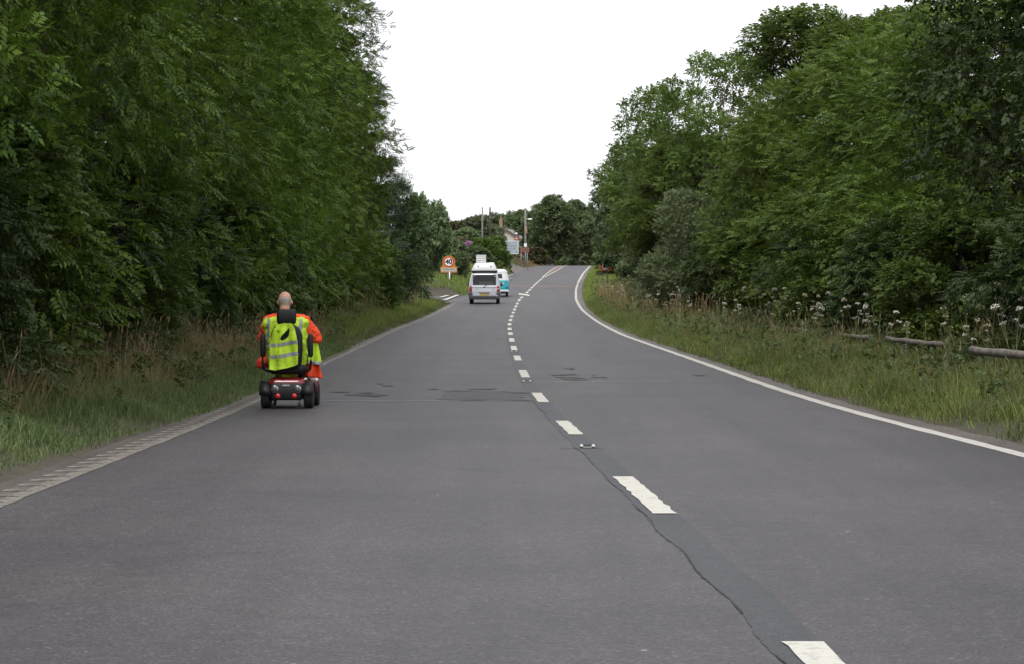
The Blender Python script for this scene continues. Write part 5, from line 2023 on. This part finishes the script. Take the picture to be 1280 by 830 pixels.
def disc(r, y0, y1, z, n=40):
    m = MB()
    m.lathe([(r * .999, y1), (r, y1), (r, y0), (r * .999, y0)], 'Y', (0, 0, z), n)
    return m


def plate_poly(pts, y0, y1):
    m = MB()
    n = len(pts)
    m.add([(x, y0, z) for x, z in pts] + [(x, y1, z) for x, z in pts], [tuple(range(n)), tuple(range(2 * n - 1, n - 1, -1))] + [(i, i + n, (i + 1) % n + n, (i + 1) % n) for i in range(n)])
    return m


def squiggle(parent, mat, x0, x1, z, h, y, seed, name='lettering'):
    """illegible line of small raised strokes, as the distant lettering reads in the photograph"""
    rr = random.Random(seed)
    m = MB()
    x = x0
    while x < x1:
        w = rr.uniform(.35, .7) * h
        m.box((x + w / 2, y, z + rr.uniform(-.06, .06) * h), (w * .7, .004, h * rr.uniform(.6, 1)))
        x += w + (h * .5 if rr.random() < .18 else 0)
    o = m.build(name, mat, parent)
    o['kind'] = 'stuff'
    return o


def limit_sign():
    d = 179
    x = XW(561, d)
    u = d / F_PX                                        # metres per photo pixel here
    z0 = ground_z(x, d)
    e = empty('speed_limit_sign', (x, d, z0), 0, 'orange backed 40 speed limit sign with village name plate on the left bank', 'road sign', 'speed limit signs')
    zc = ZW(327.3, d) - z0
    zb, zt = ZW(340.5, d) - z0, ZW(334.3, d) - z0
    R = 7.6 * u
    pts = [(-10.4 * u, zb - .02), (10.4 * u, zb - .02), (10.4 * u, zt + .05), (8.5 * u, zt + .06)]
    for k in range(13):
        a = math.radians(-20 + 220 * k / 12)
        pts.append((R * 1.06 * math.cos(a), zc + R * 1.06 * math.sin(a)))
    pts += [(-8.5 * u, zt + .06), (-10.4 * u, zt + .05)]
    plate_poly(pts, 0, .03).build('backboard', 'sign_orange', e)
    rg = disc(R * .86, -.012, 0.0, zc).build('ring', 'sign_red', e)
    disc(R * .66, -.022, -.012, zc).build('face', 'sign_white', rg)
    text('40', R * 1.12, 'sign_black', e, (0, -.028, zc))
    pl = MB()
    pl.box((0, -.012, (zb + zt) / 2 + .02), (19 * u, .02, (zt - zb) * .8))
    p = pl.build('name_plate', 'plate_cream', e)
    squiggle(p, 'grey_mark', -8.4 * u, 8.2 * u, (zb + zt) / 2 + .05, .12, -.025, 4)
    for s, mt in ((-3.6, 'post_dark'), (3.2, 'post_dark')):
        m = MB()
        m.tube([(s * u, .05, -.3), (s * u, .05, zc)], .05, 10)
        m.build('post', mt, e, True)
    m = MB()
    m.tube([(.9 * u, .02, -.3), (.9 * u, .02, zb + .05)], .045, 10)
    m.build('post', 'post_white', e, True)


limit_sign()


def tilted_sign():
    d = 178
    x = XW(756.5, d)
    u = d / F_PX
    z0 = ground_z(x, d)
    e = empty('speed_limit_sign', (x, d, z0), 0, 'orange backed 40 speed limit sign half covered by dark foliage on the right verge', 'road sign', 'speed limit signs')
    zc = ZW(333, d) - z0
    R = 6.0 * u
    pts = [(-7.6 * u, zc - 5.4 * u), (8 * u, zc - 5.4 * u), (8 * u, zc + 2 * u), (5 * u, zc + 7 * u), (-5 * u, zc + 7 * u), (-7.6 * u, zc + 2 * u)]
    plate_poly(pts, 0, .03).build('backboard', 'sign_orange', e)
    rg = disc(R * .92, -.012, 0, zc).build('ring', 'sign_red', e)
    disc(R * .7, -.022, -.012, zc).build('face', 'sign_white', rg)
    text('40', R * 1.1, 'sign_black', e, (0, -.028, zc))
    for s in (-3, 3):
        m = MB()
        m.tube([(s * u, .06, -.3), (s * u, .06, zc)], .04, 8)
        m.build('post', 'post_dark', e, True)
    # leafy branch that hangs over the upper half of the sign
    bx = empty('overhanging_branch', (x, d - .5, z0), 0, 'dark leafy branch hanging over the top of the right speed limit sign', 'branch')
    r = np.random.default_rng(9)
    n = 230
    P = np.stack([r.normal(.1, .34, n), r.normal(0, .12, n), zc + np.abs(r.normal(.05, .2, n)) + .27], 1)
    V, Q = place_sprays(spray_template('broad', 1.2), P, r.normal(size=(n, 3)) + [0, 0, -.5], norm(r.normal(size=(n, 3)) + [0, -.5, .6]), r.uniform(.7, 1.2, n))
    link(bpy.data.objects.new('foliage', np_mesh('foliage', V, Q, 'dark_leaf')), bx)
    m = MB()
    m.tube([(2.0, .2, zc + 1.0), (.9, .1, zc + .9), (.1, 0, zc + .45), (-.3, 0, zc + .3)], [.03, .022, .014, .006], 6)
    m.build('twig', 'bark', bx, True)


tilted_sign()


def board_sign(name, label, d, px0, px1, py0, py1, mat, posts, lines, line_mat, cat='road sign', frame=None, tilt=0.0):
    xm = XW((px0 + px1) / 2, d)
    u = d / F_PX
    z0 = ground_z(xm, d)
    e = empty(name, (xm, d, z0), 0, label, cat)
    w = (px1 - px0) * u
    zt, zb = ZW(py0, d) - z0, ZW(py1, d) - z0
    m = MB()
    m.box((0, 0, (zt + zb) / 2), (w, .05, zt - zb))
    b = m.build('board', mat, e, bevel=.01)
    if frame:
        m = MB()
        t = .06
        for c, s in (((0, -.03, zt - t / 2), (w, .012, t)), ((0, -.03, zb + t / 2), (w, .012, t)), ((-w / 2 + t / 2, -.03, (zt + zb) / 2), (t, .012, zt - zb - 2 * t)), ((w / 2 - t / 2, -.03, (zt + zb) / 2), (t, .012, zt - zb - 2 * t))):
            m.box(c, s)
        m.build('border', frame, b)
    for k, (fx0, fx1, fz, fh) in enumerate(lines):
        squiggle(b, line_mat, -w / 2 + fx0 * w, -w / 2 + fx1 * w, zb + (zt - zb) * fz, (zt - zb) * fh, -.03, 10 + k)
    for s in posts:
        m = MB()
        m.tube([(s * w, .07, -.4), (s * w, .07, zt - .05)], .05, 8)
        m.build('post', 'post_grey', e, True)
    return e, b, w, zb, zt


e, b, w, zb, zt = board_sign('direction_sign', 'large grey blue direction sign on two posts beyond the campers', 300, 624.5, 648, 301, 317.5, 'sign_blue', (-.06, .38), [(.2, .55, .82, .1), (.2, .85, .6, .1), (.25, .8, .4, .1), (.2, .6, .2, .09)], 'grey_mark', frame='sign_white')
for k, (fx, fz) in enumerate(((.1, .88), (.92, .12))):
    m = MB()
    m.box((-w / 2 + fx * w, -.03, zb + fz * (zt - zb)), (.12, .012, .12))
    m.build('symbol', 'sign_black', b)
board_sign('tourist_sign', 'small brown tourist sign beside the large direction sign', 312, 650, 661.5, 309.5, 315.8, 'sign_brown', (-.38, .3), [(.1, .9, .7, .16), (.1, .8, .3, .16)], 'pole_pale')
board_sign('small_sign', 'small white plate on a post above the brown sign', 316, 655, 658.6, 304.2, 308.4, 'sign_white', (0,), [], 'grey_mark')
board_sign('information_sign', 'white information sign with grey lines of lettering just above the campervan roof', 236, 594.9, 608, 318, 330, 'sign_white', (-.3, .3), [(.12, .88, .82, .1), (.1, .9, .6, .12), (.12, .85, .38, .12), (.1, .8, .16, .1)], 'grey_mark', frame='post_grey')


def pole(name, label, px, ytop, d, r, mat, cat):
    x = XW(px, d)
    z0 = ground_z(x, d)
    e = empty(name, (x, d, z0), 0, label, cat)
    H = ZW(ytop, d) - z0
    m = MB()
    m.tube([(0, 0, -.3), (0, 0, H * .5), (0, 0, H)], [r, r * .9, r * .75], 10)
    m.build('shaft', mat, e, True)
    return e, H


e, H = pole('telegraph_pole', 'pale wooden pole, left of two standing side by side against the sky', 603, 259, 335, .14, 'pole_pale', 'pole')
m = MB(); m.box((0, -.16, H * .75), (.1, .05, .5)); m.build('step_bracket', 'post_grey', e)
e, H = pole('telegraph_pole', 'dark wooden pole, right of two standing side by side against the sky', 612.5, 259, 342, .15, 'pole_dark', 'pole')
m = MB(); m.box((0, -.18, H * .8), (.12, .05, .4)); m.build('step_bracket', 'post_grey', e)
e, H = pole('lamp_post', 'wooden lamp column with white street lamp near the brown sign', 656.8, 260, 330, .17, 'pole_pale', 'street lamp')
u = 330 / F_PX
m = MB(); m.tube([(0, -.05, H - 1.7), (.2, -.1, H - 1.45), (.45, -.1, H - 1.55)], .04, 8); m.build('lamp_arm', 'post_grey', e, True)
m = MB(); m.ell((.62, -.1, H - 1.55), (.34, .17, .12), 16, 10); m.build('lamp_head', 'lamp_white', e, True)
m = MB(); m.box((.13, -.22, H - 3.0), (.22, .1, .9)); m.build('junction_box', 'chimney_brick', e, bevel=.02)
# short post with white globe lamp and red warning triangle
d = 318
x = XW(645.4, d); z0 = ground_z(x, d); u = d / F_PX
e = empty('warning_sign', (x, d, z0), 0, 'small red warning triangle under a white lamp behind the direction sign', 'road sign')
m = MB(); m.tube([(0, .06, -.3), (0, .06, ZW(293, d) - z0)], .05, 8); m.build('post', 'post_dark', e, True)
zt, zb = ZW(294.6, d) - z0, ZW(300, d) - z0
plate_poly([(-3.4 * u, zb), (3.4 * u, zb), (0, zt)], 0, .03).build('triangle', 'sign_red', e)
plate_poly([(-2.0 * u, zb + .1), (2.0 * u, zb + .1), (0, zt - .18)], -.012, 0).build('triangle_face', 'plate_cream', e)
m = MB(); m.ell((0, .02, ZW(292, d) - z0), (.17, .17, .13), 14, 10); m.build('lamp_globe', 'lamp_white', e, True)


def house():
    d = 420
    u = d / F_PX
    xa = XW(632.5, d)
    z0 = ground_z(xa, d)
    e = empty('bungalow', (xa, d, z0), math.radians(-8), 'pale bungalow with brown edged gable roof and chimney behind the bushes', 'house')
    Hh = ZW(285.5, d) - z0
    hw = 24 * u
    He = ZW(302, d) - z0
    L = 8.0
    m = MB()
    m.add([(-hw, 0, -.5), (hw, 0, -.5), (hw, 0, He), (0, 0, Hh - .12), (-hw, 0, He), (-hw, L, -.5), (hw, L, -.5), (hw, L, He), (0, L, Hh - .12), (-hw, L, He)],
          [(0, 1, 2, 3, 4), (9, 8, 7, 6, 5), (0, 5, 6, 1), (1, 6, 7, 2), (4, 9, 5, 0)])
    m.build('wall', 'wall_render', e)
    m = MB()
    for s in (-1, 1):
        n = Vector((s * (Hh - He), 0, hw)).normalized() * .14
        a, b = Vector((0, -.35, Hh - .1)), Vector((s * (hw + .4), -.35, He - .1 - .4 * (Hh - He) / hw))
        a2, b2 = a + Vector((0, L + .7, 0)), b + Vector((0, L + .7, 0))
        vs = [a, b, b2, a2, a + n, b + n, b2 + n, a2 + n]
        m.add(vs, [(3, 2, 1, 0), (4, 5, 6, 7), (0, 1, 5, 4), (1, 2, 6, 5), (2, 3, 7, 6), (3, 0, 4, 7)])
    rf = m.build('roof', 'roof_slate', e)
    m = MB()
    for s in (-1, 1):
        a, b = Vector((0, -.38, Hh)), Vector((s * (hw + .4), -.38, He - .4 * (Hh - He) / hw))
        dn = Vector((0, 0, -.3))
        m.add([a, b, b + dn, a + dn, a + Vector((0, .08, 0)), b + Vector((0, .08, 0)), b + dn + Vector((0, .08, 0)), a + dn + Vector((0, .08, 0))],
              [(0, 1, 2, 3), (7, 6, 5, 4), (0, 4, 5, 1), (3, 2, 6, 7), (0, 3, 7, 4), (1, 5, 6, 2)])
    m.build('bargeboard', 'roof_brown', rf)
    m = MB()
    cx = XW(623, d) - xa
    m.box((cx, 3.0, ZW(280, d) - z0), (.5, .5, 2.2))
    m.box((cx, 3.0, ZW(272.6, d) - z0), (.6, .6, .15))
    ch = m.build('chimney', 'chimney_brick', rf)
    m = MB()
    m.lathe([(.12, 0), (.1, .3)], 'Z', (cx, 3.0, ZW(272, d) - z0), 10)
    m.build('chimney_pot', 'chimney_brick', rf, True)
    m = MB()
    m.box((.4, -.03, 2.0), (1.4, .08, 1.2))
    wn_ = m.build('window', 'sign_white', e)
    for s in (-.33, .33):
        m = MB()
        m.box((.4 + s, -.08, 2.0), (.56, .02, 1.0))
        m.build('pane', 'van_glass', wn_)


house()
